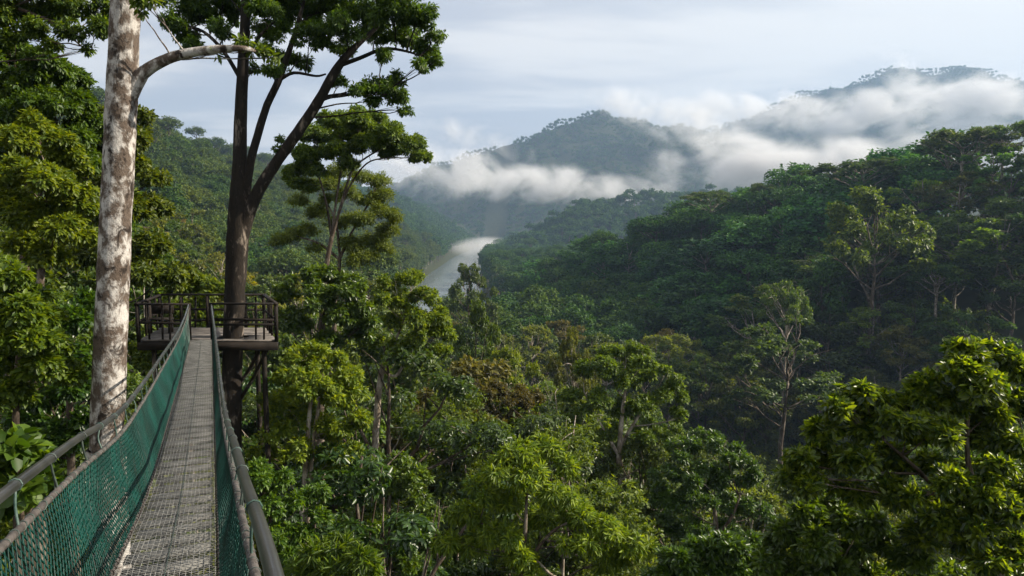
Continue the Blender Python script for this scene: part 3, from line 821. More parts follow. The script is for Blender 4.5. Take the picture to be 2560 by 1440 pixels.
place(MID[0], 1190, 745, 66, 135, 'layered tree catching sun at the near edge of the river view', tint=(1.2, 1.1, .8, 1))
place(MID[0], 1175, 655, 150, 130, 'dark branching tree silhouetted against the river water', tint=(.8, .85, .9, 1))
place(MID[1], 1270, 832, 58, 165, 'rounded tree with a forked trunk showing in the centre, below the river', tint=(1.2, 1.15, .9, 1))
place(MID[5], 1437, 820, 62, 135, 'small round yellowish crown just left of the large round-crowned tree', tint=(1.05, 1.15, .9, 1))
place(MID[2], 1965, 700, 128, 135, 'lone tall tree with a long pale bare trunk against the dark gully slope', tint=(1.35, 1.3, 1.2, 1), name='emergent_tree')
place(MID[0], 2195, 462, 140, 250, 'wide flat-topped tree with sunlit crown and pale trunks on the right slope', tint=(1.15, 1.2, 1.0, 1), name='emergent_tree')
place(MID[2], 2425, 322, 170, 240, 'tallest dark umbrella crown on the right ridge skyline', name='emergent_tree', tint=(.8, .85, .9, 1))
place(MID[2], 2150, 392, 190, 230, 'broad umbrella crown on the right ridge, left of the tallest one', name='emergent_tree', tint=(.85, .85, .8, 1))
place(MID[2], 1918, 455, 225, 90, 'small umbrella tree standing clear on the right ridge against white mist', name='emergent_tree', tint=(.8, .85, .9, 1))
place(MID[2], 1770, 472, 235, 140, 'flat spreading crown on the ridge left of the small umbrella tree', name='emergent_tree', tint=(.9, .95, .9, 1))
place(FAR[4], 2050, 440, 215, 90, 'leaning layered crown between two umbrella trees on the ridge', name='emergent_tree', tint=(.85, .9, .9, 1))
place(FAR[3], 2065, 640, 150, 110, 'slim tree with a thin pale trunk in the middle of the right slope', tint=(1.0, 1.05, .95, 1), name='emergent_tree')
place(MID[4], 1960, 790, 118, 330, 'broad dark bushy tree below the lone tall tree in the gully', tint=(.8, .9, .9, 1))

# ---------------------------------------------------------------- the rest of the forest
RS = np.random.default_rng(2024)


def scatter(x0, x1, y0, y1, step):
    nx, ny = int((x1 - x0) / step), int((y1 - y0) / step)
    xx, yy = np.meshgrid(np.arange(nx), np.arange(ny))
    x = x0 + (xx + 0.5 * (yy % 2)).ravel() * step + RS.uniform(-0.4, 0.4, nx * ny) * step
    y = y0 + yy.ravel() * step + RS.uniform(-0.4, 0.4, nx * ny) * step
    return x, y


pts = []
SKYLINE = ([-400, 0, 230, 340, 560, 700, 1000, 1130, 1250, 1370, 1500, 1720, 1900, 2000, 2560, 3000],
           [100, 150, 260, 600, 690, 705, 715, 745, 860, 905, 900, 1060, 1185, 1150, 1020, 1000])      # tops of the nearer forest, as photographed
for (x0, x1, y0, y1, st, level) in ((-110, 150, 14, 130, 5.4, 1), (-330, 270, 130, 420, 8.2, 2), (-480, 330, 420, 800, 9.0, 2), (-900, 900, 800, 1500, 10.0, 3), (-1300, 2500, 1500, 3000, 9.5, 3)):
    x, y = scatter(x0, x1, y0, y1, st)
    z = G(x, y) - (4.0 if level == 2 else 0.0)
    u, v, dep = project(np.stack([x, y, z + 10], -1))
    m = (dep > 3) & (u > -350) & (u < 2910) & (v > -300) & (v < 2600)
    rxx = np.interp(y, RIV_Y, RIV_X)
    m &= ~((np.abs(x - rxx) < 27) & (y > 230))
    m &= z > -51
    bx = -0.312 - 0.4138 * y                         # the walkway's line
    m &= ~((np.abs(x - bx) < 4.0) & (y < 19))
    m &= ~((y < 26) & (x > -3) & (x < 25))           # measured trees stand there
    s = (RS.uniform(0.8, 1.22, len(x)) if level != 2 else RS.uniform(0.80, 1.18, len(x))) * (1.0 if level == 1 else 1.12 if level == 2 else (0.95 if y0 < 1500 else 0.72))
    if level == 1:                                   # young trees where the canopy is low
        lim = np.interp(u, *SKYLINE) + RS.uniform(0, 60, len(x)) - np.clip((y - np.where(u > 1250, 125, 100)) / 30, 0, 1) * 220
        ztop = y * (np.tan(np.arctan(-(lim - 720) / FPX) - PITCH))
        s = np.where(y < np.where(u > 1250, 155, 100), np.minimum(s, (ztop - z) / 22.0), s)
        m &= s > 0.42
    if level < 3:                                    # low bank growth where the river shows
        ztop = y * (np.tan(np.arctan(-(752.0 - 720) / FPX) - PITCH))
        s = np.where((u > 1045) & (u < 1215) & (y < 330), np.minimum(s, (ztop - z) / 22.0), s)
        m &= s > 0.3
    for q in np.nonzero(m)[0]:
        pts.append((x[q], y[q], z[q], s[q], level))
pts = np.array(pts)
order = np.argsort(pts[:, 1])
pts = pts[order]
n_all = len(pts)

# how much of each the photo can show: front to back on a coarse grid
BW, BH = 320, 180
taken = np.zeros((BH, BW), bool)
yy0, xx0 = np.mgrid[0:BH, 0:BW]
for (u, v, r, d) in OCC:
    if d < 45:
        cu, cv, rr = u / 8, v / 8, r / 8
        x0, x1, y0, y1 = int(max(0, cu - rr)), int(min(BW, cu + rr + 1)), int(max(0, cv - rr)), int(min(BH, cv + rr + 1))
        if x0 < x1 and y0 < y1:
            taken[y0:y1, x0:x1] |= ((xx0[y0:y1, x0:x1] - cu) ** 2 + (yy0[y0:y1, x0:x1] - cv) ** 2) < rr * rr
seen = np.zeros(n_all)
for q in range(n_all):
    x, y, z, s, lv = pts[q]
    H, R = 21 * s, 4.6 * s
    u, v, dep = project(np.array([x, y, z + H * 0.74]))
    ru, rv = FPX * R / dep / 8, FPX * H * 0.25 / dep / 8
    cu, cv = u / 8, v / 8
    x0, x1, y0, y1 = int(max(0, cu - ru)), int(min(BW, cu + ru + 1)), int(max(0, cv - rv)), int(min(BH, cv + rv + 1))
    if x0 >= x1 or y0 >= y1:
        continue
    el = (((xx0[y0:y1, x0:x1] + .5 - cu) / max(ru, .5)) ** 2 + ((yy0[y0:y1, x0:x1] + .5 - cv) / max(rv, .5)) ** 2) < 1.0
    sub = taken[y0:y1, x0:x1]
    seen[q] = (el & ~sub).sum()
    sub |= el
rank = np.argsort(-seen)
single = set(int(q) for q in rank[:250] if seen[q] >= 6)

ZONES = [                                             # (where, up to which photo column, label, group)
    ('left', 265, 'leafy green tree of the left bank, left of the white mottled trunk', 'trees of the left bank'),
    ('left', 575, 'sunlit tree on the left slope, seen between the mottled trunk and the forked trunk', 'slope trees between the two big trunks'),
    ('left', 860, 'green tree on the left slope, seen between the forked trunk and the slender umbrella tree', 'slope trees right of the forked trunk'),
    ('left', 9999, 'hazy tree on the far left valley side above the river', 'trees above the river'),
    ('low', 720, 'leafy tree below the platform, beside or behind its support posts', 'trees below the platform'),
    ('low', 1150, 'green tree in the forest right of the platform, below the slender umbrella tree', 'trees right of the platform'),
    ('low', 1480, 'green tree in the central forest below the river view', 'trees below the river view'),
    ('low', 9999, 'leafy tree at the foot of the dark gully, right of the large round-crowned tree', 'trees at the gully foot'),
    ('right', 1500, 'dark tree on the low end of the right hill beside the river', 'trees at the river end of the right hill'),
    ('right', 1880, 'shaded tree on the middle of the right hill, left of the lone pale-trunked tree', 'trees on the middle of the right hill'),
    ('right', 2150, 'shaded tree on the right hill close around the lone pale-trunked tree', 'trees around the lone pale trunk'),
    ('right', 9999, 'shaded tree on the upper right hill below the flat-topped sunlit tree', 'trees on the upper right hill'),
    ('crest', 1900, 'skyline tree on the right hill, left of the small umbrella tree', 'skyline trees left of the small umbrella tree'),
    ('crest', 9999, 'skyline tree on the right hill, right of the small umbrella tree', 'skyline trees right of the small umbrella tree'),
]
far_p, mid_p, near_p = [], [], []
n_single = 0
for q in range(n_all):
    x, y, z, s, lv = pts[q]
    u, v, dep = project(np.array([x, y, z + 20 * s]))
    right = ridge_height(np.array([x]), np.array([y]), RIDGE_RIGHT, 0.72)[0] > -44 + 6 and x > -10 and y > 70
    rz = RS.uniform(0, 6.28)
    if q in single:
        pool = NEAR if y < 42 else ([MID[0], MID[1], MID[3], MID[4], MID[5]] if y < 170 else [FAR[0], FAR[1], FAR[3], FAR[4]])
        w = RS.random()
        pr = pool[int(w * len(pool)) % len(pool)]
        if y >= 42 and right and RS.random() < 0.22:
            pr = MID[2] if y < 170 else FAR[2]
            s *= 0.85
        if right:
            zone = 'crest' if z > ridge_height(np.array([x]), np.array([y]), RIDGE_RIGHT, 0.0)[0] - 7 else 'right'
        else:
            zone = 'left' if x < -0.30 * y - 3 or y > 150 else 'low'
        zl, zg = next((c, d) for (a, b, c, d) in ZONES if a == zone and u < b)
        ob = thing('rainforest_tree', zl, 'tree', (x, y, z - 0.3), zg)
        wide = RS.uniform(1.2, 1.65) if right and y > 110 else 1.0
        ob.scale = (s * wide * RS.uniform(.92, 1.15), s * wide * RS.uniform(.92, 1.15), s)
        ob.rotation_euler = (0, 0, rz)
        link('trunk', pr['trunk'], ob)
        c = link('crown', pr['crown'], ob)
        k = RS.uniform(.85, 1.15) if not right else RS.uniform(.75, 1.75) * (0.7 if y < 150 else 1.0)  # nearer right-hill crowns darkened: the gully's shade is put into the tint
        warm = 1.0 if y < 100 or pr is MID[5] else (1.45 if x < -0.18 * y and y < 520 else 1.1)          # sunlight on the left valley side is put into the crown tint
        c.color = (k * RS.uniform(.9, 1.25) * (0.78 if right else warm), k * (1.0 if right else 0.7 + 0.3 * warm), k * RS.uniform(.7, 1.1), 1)
        n_single += 1
        continue
    if lv == 3:
        if seen[q] > 0 or RS.random() < 0.2:
            w = 2 if RS.random() < 0.06 and y < 1500 else int(RS.integers(0, 2))
            far_p.append((x, y, z - 1.0 - 7.0 * (y > 1500), rz, s, w))
    elif y < 170:
        mid_p.append((x, y, z - 0.3, rz, s, int(RS.choice([0, 1, 3, 4]))))
    elif seen[q] > 0 or RS.random() < 0.5:
        w = 2 if RS.random() < 0.10 else int(RS.choice([0, 1, 3, 4]))
        near_p.append((x, y, z - 0.3, rz, s, w))
print('trees: all', n_all, 'single', n_single, 'mid', len(mid_p), 'slope', len(near_p), 'far', len(far_p))


def stuff_forest(name, label, P, protos, leaf=None):
    P = np.array(P, float)
    coll = bpy.data.collections.new(name + '_kinds')
    for i, pr in enumerate(protos):
        o = bpy.data.objects.new('canopy_tree.%03d' % (i + 1), pr['joined'])
        if leaf is not None:
            o.data = o.data.copy()
            o.data.materials[1] = leaf
        coll.objects.link(o)
    me = bpy.data.meshes.new(name)
    me.vertices.add(len(P))
    me.vertices.foreach_set('co', np.ascontiguousarray(P[:, :3], np.float32).ravel())
    for nm, typ, val in (('turn', 'FLOAT', P[:, 3]), ('size', 'FLOAT', P[:, 4]), ('pick', 'INT', P[:, 5])):
        at_ = me.attributes.new(nm, typ, 'POINT')
        at_.data.foreach_set('value', np.ascontiguousarray(val, np.int32 if typ == 'INT' else np.float32))
    me.update()
    ob = link(name, me)
    tag(ob, label, kind='stuff')
    ng = bpy.data.node_groups.new(name, 'GeometryNodeTree')
    ng.interface.new_socket('Geometry', in_out='INPUT', socket_type='NodeSocketGeometry')
    ng.interface.new_socket('Geometry', in_out='OUTPUT', socket_type='NodeSocketGeometry')
    N = ng.nodes
    gi, go = N.new('NodeGroupInput'), N.new('NodeGroupOutput')
    ci = N.new('GeometryNodeCollectionInfo')
    ci.inputs['Collection'].default_value = coll
    ci.inputs['Separate Children'].default_value = True
    ci.inputs['Reset Children'].default_value = True
    ip = N.new('GeometryNodeInstanceOnPoints')
    ip.inputs['Pick Instance'].default_value = True

    def attr(nm, typ):
        a_ = N.new('GeometryNodeInputNamedAttribute')
        a_.data_type = typ
        a_.inputs['Name'].default_value = nm
        return a_.outputs['Attribute']
    cx = N.new('ShaderNodeCombineXYZ')
    ng.links.new(attr('turn', 'FLOAT'), cx.inputs[2])
    ng.links.new(gi.outputs[0], ip.inputs['Points'])
    ng.links.new(ci.outputs[0], ip.inputs['Instance'])
    ng.links.new(attr('pick', 'INT'), ip.inputs['Instance Index'])
    ng.links.new(cx.outputs[0], ip.inputs['Rotation'])
    ng.links.new(attr('size', 'FLOAT'), ip.inputs['Scale'])
    ng.links.new(ip.outputs[0], go.inputs[0])
    md = ob.modifiers.new('forest', 'NODES')
    md.node_group = ng
    return ob


stuff_forest('inner_forest', 'unbroken forest between the nearer single trees', mid_p, MID)
stuff_forest('slope_forest', 'continuous forest covering the left valley side', [q for q in near_p if q[0] < -0.06 * q[1]], FAR, M_FARWARM)
stuff_forest('hill_forest', 'continuous forest covering the right hill', [q for q in near_p if q[0] >= -0.06 * q[1]], FAR)
stuff_forest('distant_forest', 'bluish far-off forest on the spur, the valley ends and the mountains', far_p, VFAR)

# undergrowth close by
BUSH = [tree_meshes(51, 4.2, 2.0, 'round', 1500, 0.28, 0.14, M_LIME, M_BARK, 0.05, per=7, sides=4, twigs=1, nclump=9, sub=3),
        tree_meshes(52, 3.6, 2.2, 'dome', 1500, 0.30, 0.15, M_LEAF, M_BARK, 0.05, per=7, sides=4, twigs=1, nclump=9, sub=3)]
x, y = scatter(-70, 90, 5, 165, 2.5)
q = (y < 95) | (x > -0.12 * y)
x, y = x[q], y[q]
z = G(x, y)
u, v, dep = project(np.stack([x, y, z + 2], -1))
m = (dep > 3) & (u > -350) & (u < 2910) & (v < 2300)
stuff_forest('undergrowth', 'bushes covering the forest floor', [(x[q], y[q], z[q] - 0.4, RS.uniform(0, 6.28), RS.uniform(.7, 1.7), int(RS.integers(0, 2))) for q in np.nonzero(m)[0]], BUSH)

# ---------------------------------------------------------------- walkway
WU = unit(np.array([-0.4138, 1.0, 0.0]))
WR = np.array([WU[1], -WU[0], 0.0])                   # to the right of the walker
_ky = [3.9, 6.6, 10.9, 16.0, 20.1]
_kz = [at(px, row, d)[2] for px, row, d in ((377.5, 1440, 3.9), (431.5, 1200, 6.6), (466, 1000, 10.9), (486.5, 900, 16.0), (495.5, 850, 20.1))]
DK_Y = [-6.0, -3.0, 0.0, 2.0] + _ky
DK_Z = [_kz[0] + .62, _kz[0] + .60, _kz[0] + .47, _kz[0] + .27] + _kz
_dc = spline(np.stack([DK_Y, DK_Z, np.zeros(len(DK_Y))], -1), 300)
Y_END = 20.1


def deck(y, lat=0.0, h=0.0):
    y = np.asarray(y, float)
    z = np.interp(y, _dc[:, 0], _dc[:, 1]) + h
    P = np.stack([-0.312 - 0.4138 * y, y, z], -1)
    return P + WR * np.asarray(lat, float)[..., None] if np.ndim(lat) else P + WR * lat


RAIL_Y = [-6, 0, 1.7, 2.7, 4.5, 7.3, 9.5, 11.6, 14, 16.5, 18.5, 20.05]
LEFT_H = [.90, .80, .79, .79, .78, .75, .71, .69, .68, .72, .82, .99]
RIGHT_H = [.92, .84, .80, .74, .67, .60, .58, .57, .58, .66, .78, .99]
LEFT_L = [.45, .44, .44, .44, .44, .44, .43, .42, .40, .37, .33, .29]
RIGHT_L = [.42, .41, .40, .39, .385, .37, .36, .36, .35, .34, .32, .29]


def rail_pt(y, side, which):
    if side < 0:
        h, l = np.interp(y, RAIL_Y, LEFT_H), -np.interp(y, RAIL_Y, LEFT_L)
    else:
        h, l = np.interp(y, RAIL_Y, RIGHT_H), np.interp(y, RAIL_Y, RIGHT_L)
    if which == 'low':
        h = h - np.interp(y, [-6, 3, 9, 15, 20], [.19, .17, .17, .15, .10])
        l = l * 0.97
    return deck(y, l, 0.0) + UP * np.asarray(h)[..., None]


M_RAIL = simple('rail_steel', rgb(0.050, 0.050, 0.050), rgb(0.085, 0.084, 0.083), 0.28, 4.0, 0.6, 0.05, (1, 1, 1))
M_ROPE = simple('weathered_rope', rgb(0.032, 0.027, 0.024), rgb(0.085, 0.073, 0.067), 0.75, 14.0, bump=0.5)
M_TIE = simple('tie_cord_green', rgb(0.012, 0.045, 0.036), rgb(0.07, 0.11, 0.095), 0.7, 20.0)
M_DARKTIE = simple('tie_dark', rgb(0.02, 0.03, 0.028), rgb(0.05, 0.07, 0.06), 0.6, 20.0)
M_WIRE = simple('galvanised_wire', rgb(0.22, 0.22, 0.21), rgb(0.38, 0.375, 0.355), 0.45, 5.0, 0.3)
M_PLANK = simple('walkway_plank', rgb(0.052, 0.051, 0.048), rgb(0.150, 0.148, 0.140), 0.8, 3.5, bump=0.5, stretch=(1, 1, 1))
M_WOOD = simple('dark_timber', rgb(0.006, 0.0045, 0.0035), rgb(0.017, 0.0125, 0.0095), 0.8, 3.0, bump=0.4, spec=0.2)
M_FLOORWOOD = simple('platform_boards', rgb(0.06, 0.052, 0.045), rgb(0.125, 0.11, 0.098), 0.75, 2.5, bump=0.4)
t = NT('green_net')
co = t.n('ShaderNodeTexCoord').outputs['Object']
nc = t.mix(t.smooth(t.noise(co, 2.0, 5), 0.35, 0.65), rgb(0.0, 0.036, 0.028), rgb(0.001, 0.066, 0.051))
p = t.n('ShaderNodeBsdfPrincipled')
t.put(p.inputs['Base Color'], nc)
p.inputs['Roughness'].default_value = 0.45
tl = t.n('ShaderNodeBsdfTranslucent')
t.put(tl.inputs[0], nc)
mx = t.n('ShaderNodeMixShader')
mx.inputs[0].default_value = 0.3
t.put(mx.inputs[1], p.outputs[0])
t.put(mx.inputs[2], tl.outputs[0])
M_NET = t.out(mx.outputs[0])

bridge = thing('suspension_walkway', 'narrow hanging walkway with green netting sides and steel handrails leading to the platform', 'bridge', deck(np.array(Y_END)))
B0 = np.array(bridge.location)


def bpart(mb, name, mat, parent=bridge, smooth=False):
    V, Q = mb.arrays()
    return link(name, mesh_data(name, V - B0, Q, [mat], smooth=smooth), parent)


rb = np.random.default_rng(99)
mb = MB()
yy = -5.8
while yy < Y_END - 0.25:
    w = rb.uniform(.155, .20)
    a_, b_ = deck(np.array(yy), 0, -0.028), deck(np.array(yy + w), 0, -0.028)
    j1, j2 = rb.uniform(-.012, .012, 2)
    ofs = rb.uniform(-.012, .012)
    mid = (a_ + b_) / 2 + WR * ofs + UP * rb.uniform(-.006, .004)
    hw = .245
    V = []
    for zz in (-.006, .012):
        for (l, e) in ((-hw, -w / 2), (hw, -w / 2), (hw, w / 2), (-hw, w / 2)):
            V.append(mid + WR * l + unit(b_ - a_) * (e + (j1 if l < 0 else j2)) + UP * zz)
    mb.add(V, [[0, 3, 2, 1], [4, 5, 6, 7], [0, 1, 5, 4], [1, 2, 6, 5], [2, 3, 7, 6], [3, 0, 4, 7]])
    yy += w + rb.uniform(.095, .14)
bpart(mb, 'deck_planks', M_PLANK)
# wire mesh stretched over the planks
mb = MB()
ys = np.arange(-5.8, Y_END - 0.02, 0.25)
for l in np.linspace(-.262, .262, 18):
    mb.tube(deck(ys, l, 0.006) + WR * (0.003 * rb.normal(size=(len(ys), 1))), .0019, 4, cap=False)
for y_ in np.arange(-5.8, Y_END - 0.02, .034):
    w = rb.normal() * .003
    mb.tube(np.array([deck(np.array(y_ + w), -.266, .0095 + rb.normal() * .001), deck(np.array(y_ - w), 0.0, .0085 + rb.normal() * .001), deck(np.array(y_ + w), .266, .0095)]), .0015, 4, cap=False)
bpart(mb, 'wire_mesh', M_WIRE)
mb = MB()
mb.tube(deck(ys, 0.0, 0.012), .004, 5, cap=False)
bpart(mb, 'seam_wire', M_DARKTIE)
for sd in (-1, 1):
    mb = MB()
    mb.tube(deck(ys, sd * .285, 0.006), .013, 7, True)
    for y_ in np.arange(-5.8, Y_END - .05, .09):
        q = deck(np.array(y_), sd * .285, .006)
        th = np.linspace(0, 2 * math.pi, 7)
        mb.tube(q + (WR * np.cos(th)[:, None] + UP * np.sin(th)[:, None]) * .019 + WU * (th[:, None] / 6.28 - .5) * .03, .005, 4, cap=False)
    bpart(mb, 'edge_cable', M_ROPE, smooth=True)
    for which, rad_, mat in (('top', .0215, M_RAIL), ('low', .0155, M_ROPE)):
        mb = MB()
        ysr = np.concatenate([np.arange(-6, 4, .2), np.arange(4, 20.06, .3), [20.06]])
        mb.tube(spline(rail_pt(ysr, sd, which), len(ysr) * 2), rad_, 14)
        if which == 'top':
            bpart(mb, 'handrail', mat, smooth=True)
            continue
        nq = len(mb.arrays()[1])                          # the rail is lashed to the net with cord
        for y_ in np.arange(-5.8, Y_END - .1, .115):
            q = rail_pt(np.array(y_), sd, 'low')
            th = np.linspace(0, 2 * math.pi, 9)
            mb.tube(q + (WR * np.cos(th)[:, None] + UP * np.sin(th)[:, None]) * .0168 + WU * (rb.normal() * .01 * np.sin(th))[:, None], .0034, 4, cap=False)
        V, Q = mb.arrays()
        link('net_rail', mesh_data('net_rail', V - B0, Q, [mat, M_DARKTIE], (np.arange(len(Q)) >= nq).astype(int), smooth=True), bridge)
    for y_ in np.concatenate([np.arange(-5.6, 2, 1.1), np.arange(2.2, 19.9, .70)]):
        y_ = y_ + rb.uniform(-.08, .08)
        mb = MB()
        a_, b_ = rail_pt(np.array(y_), sd, 'top'), rail_pt(np.array(y_ + rb.uniform(-.05, .05)), sd, 'low')
        th = np.linspace(0, 2 * math.pi, 9)
        mb.tube(a_ + (WR * np.cos(th)[:, None] + UP * np.sin(th)[:, None]) * .0245, .0036, 5, cap=False)
        m_ = (a_ + b_) / 2 + WR * rb.normal() * .006 + WU * rb.normal() * .008
        mb.tube(spline([a_ - UP * .024, m_, b_ + UP * .02], 7), .0055, 5)
        if rb.random() < .6:
            mb.tube(spline([m_ + WU * .004, m_ + WU * .02 - UP * .03, m_ + WU * .012 - UP * rb.uniform(.06, .13)], 5), .004, 4)
        bpart(mb, 'tie_cord', M_TIE if rb.random() < .8 else M_DARKTIE, smooth=True)
    # diamond netting
    mb = MB()
    cw, nrow = .050, 18
    nn = nrow + 1
    for fam in (-1, 1):
        for y_ in np.arange(-5.8 - cw * nn / 2, Y_END + cw * nn / 2, cw):
            k_ = np.arange(nn)
            yk = y_ + fam * (k_ - nn / 2) * cw / 2
            ok = (yk > -5.8) & (yk < Y_END)
            if ok.sum() < 3:
                continue
            k_, yk = k_[ok], yk[ok]
            f = (k_ / nrow)[:, None]
            lo = deck(yk, sd * .282, .012)
            hi = rail_pt(yk, sd, 'low') - UP * .016
            P_ = lo * (1 - f) + hi * f
            bul = np.sin(f * math.pi) * (.018 * np.sin(yk * 1.7) + .012 * np.sin(yk * 4.3 + f[:, 0] * 3) + .012)[:, None] * sd
            P_ = P_ + WR * bul + UP * (.004 * np.sin(k_ * math.pi))[:, None] + WU * (.004 * rb.normal(size=(len(k_), 1)))
            mb.tube(P_, .0039, 3, cap=False)
    for y_ in np.arange(-5.8, Y_END, .5):
        pass
    bpart(mb, 'net', M_NET)

# ---------------------------------------------------------------- platform
ZF = float(at(495.5, 850, 20.1)[2])


def pl(px, d, h=0.0):
    q = at(px, 800, d)
    return np.array([q[0], d, ZF + h])


plat = thing('viewing_platform', 'dark timber viewing platform with railings built around the forked tree', 'platform', pl(517, 21.2))
P0 = np.array(plat.location)


def ppart(mb, name, mat=M_WOOD, parent=plat):
    V, Q = mb.arrays()
    return link(name, mesh_data(name, V - P0, Q, [mat]), parent)


FL, FR, BL, BR = pl(345, 20.12), pl(690, 20.12), pl(402, 22.6), pl(662, 22.6)
mb = MB()
nb = 15
trunk_c = pl(588, 20.75)
for i in range(nb):                                   # boards run left to right, cut round the tree
    f0, f1 = i / nb, (i + .93) / nb
    a0, a1 = FL + (BL - FL) * f0, FL + (BL - FL) * f1
    b0, b1 = FR + (BR - FR) * f0, FR + (BR - FR) * f1
    ym = (a0[1] + a1[1]) / 2
    cuts = [(0, 1)]
    if abs(ym - trunk_c[1]) < .42:
        l0 = (trunk_c[0] - .43 - a0[0]) / (b0[0] - a0[0])
        l1 = (trunk_c[0] + .43 - a0[0]) / (b0[0] - a0[0])
        cuts = [(0, l0), (l1, 1)]
    for (s0, s1) in cuts:
        q = [a0 + (b0 - a0) * s0, a0 + (b0 - a0) * s1, a1 + (b1 - a1) * s1, a1 + (b1 - a1) * s0]
        dz = rb.uniform(-.004, .004)
        V = [p_ + UP * (dz - .045) for p_ in q] + [p_ + UP * dz for p_ in q]
        mb.add(V, [[0, 3, 2, 1], [4, 5, 6, 7], [0, 1, 5, 4], [1, 2, 6, 5], [2, 3, 7, 6], [3, 0, 4, 7]])
ppart(mb, 'floor', M_FLOORWOOD)
for a_, b_ in ((FL, FR), (BL, BR), (FL, BL), (FR, BR)):
    mb = MB()
    t_ = unit(b_ - a_)
    e = .03 if abs(t_[0]) > .8 else -.07
    mb.beam(a_ - t_ * e + UP * -.17, b_ + t_ * e + UP * -.17, .10, .235)
    ppart(mb, 'edge_beam')
for f in (.33, .66):
    mb = MB()
    mb.beam(FL + (BL - FL) * f + UP * -.16 + np.array([.08, 0, 0]), FR + (BR - FR) * f + UP * -.16 - np.array([.08, 0, 0]), .08, .20)
    ppart(mb, 'joist')
GLp, GRp = pl(472, 20.12), pl(530, 20.12)
HT = .985
posts = [(FL, HT), (FR, HT), (BL, HT), (BR, HT), (GLp, 1.0), (GRp, 1.02), ((BL + BR) / 2 + np.array([-.15, 0, 0]), HT), ((FL + BL) / 2, HT - .03), ((FR + BR) / 2, HT - .03), (BL * .8 + BR * .2, HT - .03), (BL * .18 + BR * .82, HT - .03)]
for q, h in posts:
    mb = MB()
    tl_ = rb.normal(size=2) * .012
    mb.beam(q + UP * -.05, q + UP * h + np.array([tl_[0], tl_[1], 0]), .085, .085)
    ppart(mb, 'post')
for a_, b_, h in ((FL, GLp, .97), (GRp, FR, .98), (FL, BL, .985), (FR, BR, .985), (BL, BR, .995)):
    mb = MB()
    t_ = unit(b_ - a_)
    mb.beam(a_ - t_ * .06 + UP * (h + .03), b_ + t_ * .06 + UP * (h + .03), .115, .05)
    ppart(mb, 'top_rail')
for a_, b_, hs in ((FL, GLp, (.47,)), (GRp, FR, (.57, .43)), (FL, BL, (.50,)), (FR, BR, (.55,)), (BL, BR, (.56, .22))):
    for h in hs:
        mb = MB()
        sl = rb.uniform(-.03, .03)
        mb.beam(a_ + UP * (h - sl), b_ + UP * (h + sl), .045, .065)
        ppart(mb, 'mid_rail')
for a_, b_, fs in ((FL, GLp, (.2, .47, .62)), (GRp, FR, (.68, .80)), (FL, BL, (.3, .75)), (FR, BR, (.3, .72)), (BL, BR, (.08, .33, .62, .74, .92))):
    for f in fs:
        q = a_ + (b_ - a_) * f
        mb = MB()
        mb.beam(q + UP * -.02 + np.array([rb.normal() * .02, .05, 0]), q + UP * .96 + np.array([rb.normal() * .02, .05, 0]), .04, .05)
        ppart(mb, 'baluster')
for (px, d, row_b, px_b) in ((657, 20.35, 1020, 660), (382, 20.35, 1060, 380), (640, 22.3, 1000, 642), (420, 22.3, 1050, 420)):
    mb = MB()
    a_ = pl(px, d, -.10)
    gz = float(G(a_[0], a_[1]))
    mb.tube(spline([a_, a_ * .5 + np.array([a_[0], a_[1], gz]) * .5 + np.array([.08, .05, 0]), np.array([a_[0] + .05, a_[1], gz - .4])], 12), np.linspace(.075, .11, 12), 8, wob=.05, rng=rb)
    ppart(mb, 'support_post', M_DARKBARK)
for (px, d, h, px2, d2, row2) in ((652, 20.3, -.2, 600, 20.75, 958), (668, 20.3, -.25, 600, 20.75, 1000), (560, 22.3, -.2, 585, 21.0, 960), (470, 20.4, -.2, 572, 20.75, 975)):
    mb = MB()
    a_, b_ = pl(px, d, h), at(px2, row2, d2)
    mb.tube(np.array([a_, (a_ + b_) / 2 + np.array([.02, 0, -.04]), b_]), .05, 7)
    ppart(mb, 'brace', M_DARKBARK)

bench = thing('wooden_bench', 'dark wooden bench on the left half of the platform', 'bench', pl(397, 21.4))
b0 = np.array(bench.location)
for nm, c, s in (('seat', (0, 0, .42), (.75, .34, .05)), ('backrest', (0, .19, .70), (.75, .04, .30)), ('leg', (-.32, -.12, .2), (.06, .06, .395)), ('leg', (.32, -.12, .2), (.06, .06, .395)), ('leg', (-.32, .14, .27), (.06, .06, .535)), ('leg', (.32, .14, .27), (.06, .06, .535))):
    mb = MB()
    mb.box(c, s)
    mb.build(nm, M_WOOD, bench)
bench.rotation_euler = (0, 0, 0.15)
SKY_S, CLOUD_S, SUN_E, HAZE, EXPO = 0.06, 0.70, 5.0, 0.00022, 1.25
# ---------------------------------------------------------------- sky, sun, air
SUN_AZ, SUN_EL = math.radians(88), math.radians(33)
w = bpy.data.worlds.new('World')
scene.world = w
w.use_nodes = True
t = NT('', world=w)
sky = t.n('ShaderNodeTexSky', sky_type='NISHITA')
sky.sun_disc = False
sky.sun_elevation = SUN_EL
sky.sun_rotation = SUN_AZ
sky.air_density = 1.0
sky.dust_density = 1.5
sky.ozone_density = 1.5
SDIR = (math.sin(SUN_AZ) * math.cos(SUN_EL), math.cos(SUN_AZ) * math.cos(SUN_EL), math.sin(SUN_EL))
dirv = t.n('ShaderNodeTexCoord').outputs['Generated']
sx = t.n('ShaderNodeSeparateXYZ')
t.put(sx.inputs[0], dirv)
zc = t.math('ADD', t.math('MAXIMUM', sx.outputs[2], 0.0), 0.16)
pl_ = t.n('ShaderNodeCombineXYZ')
t.put(pl_.inputs[0], t.math('DIVIDE', sx.outputs[0], zc))
t.put(pl_.inputs[1], t.math('DIVIDE', sx.outputs[1], zc))
mp = t.n('ShaderNodeMapping')
t.put(mp.inputs[0], pl_.outputs[0])
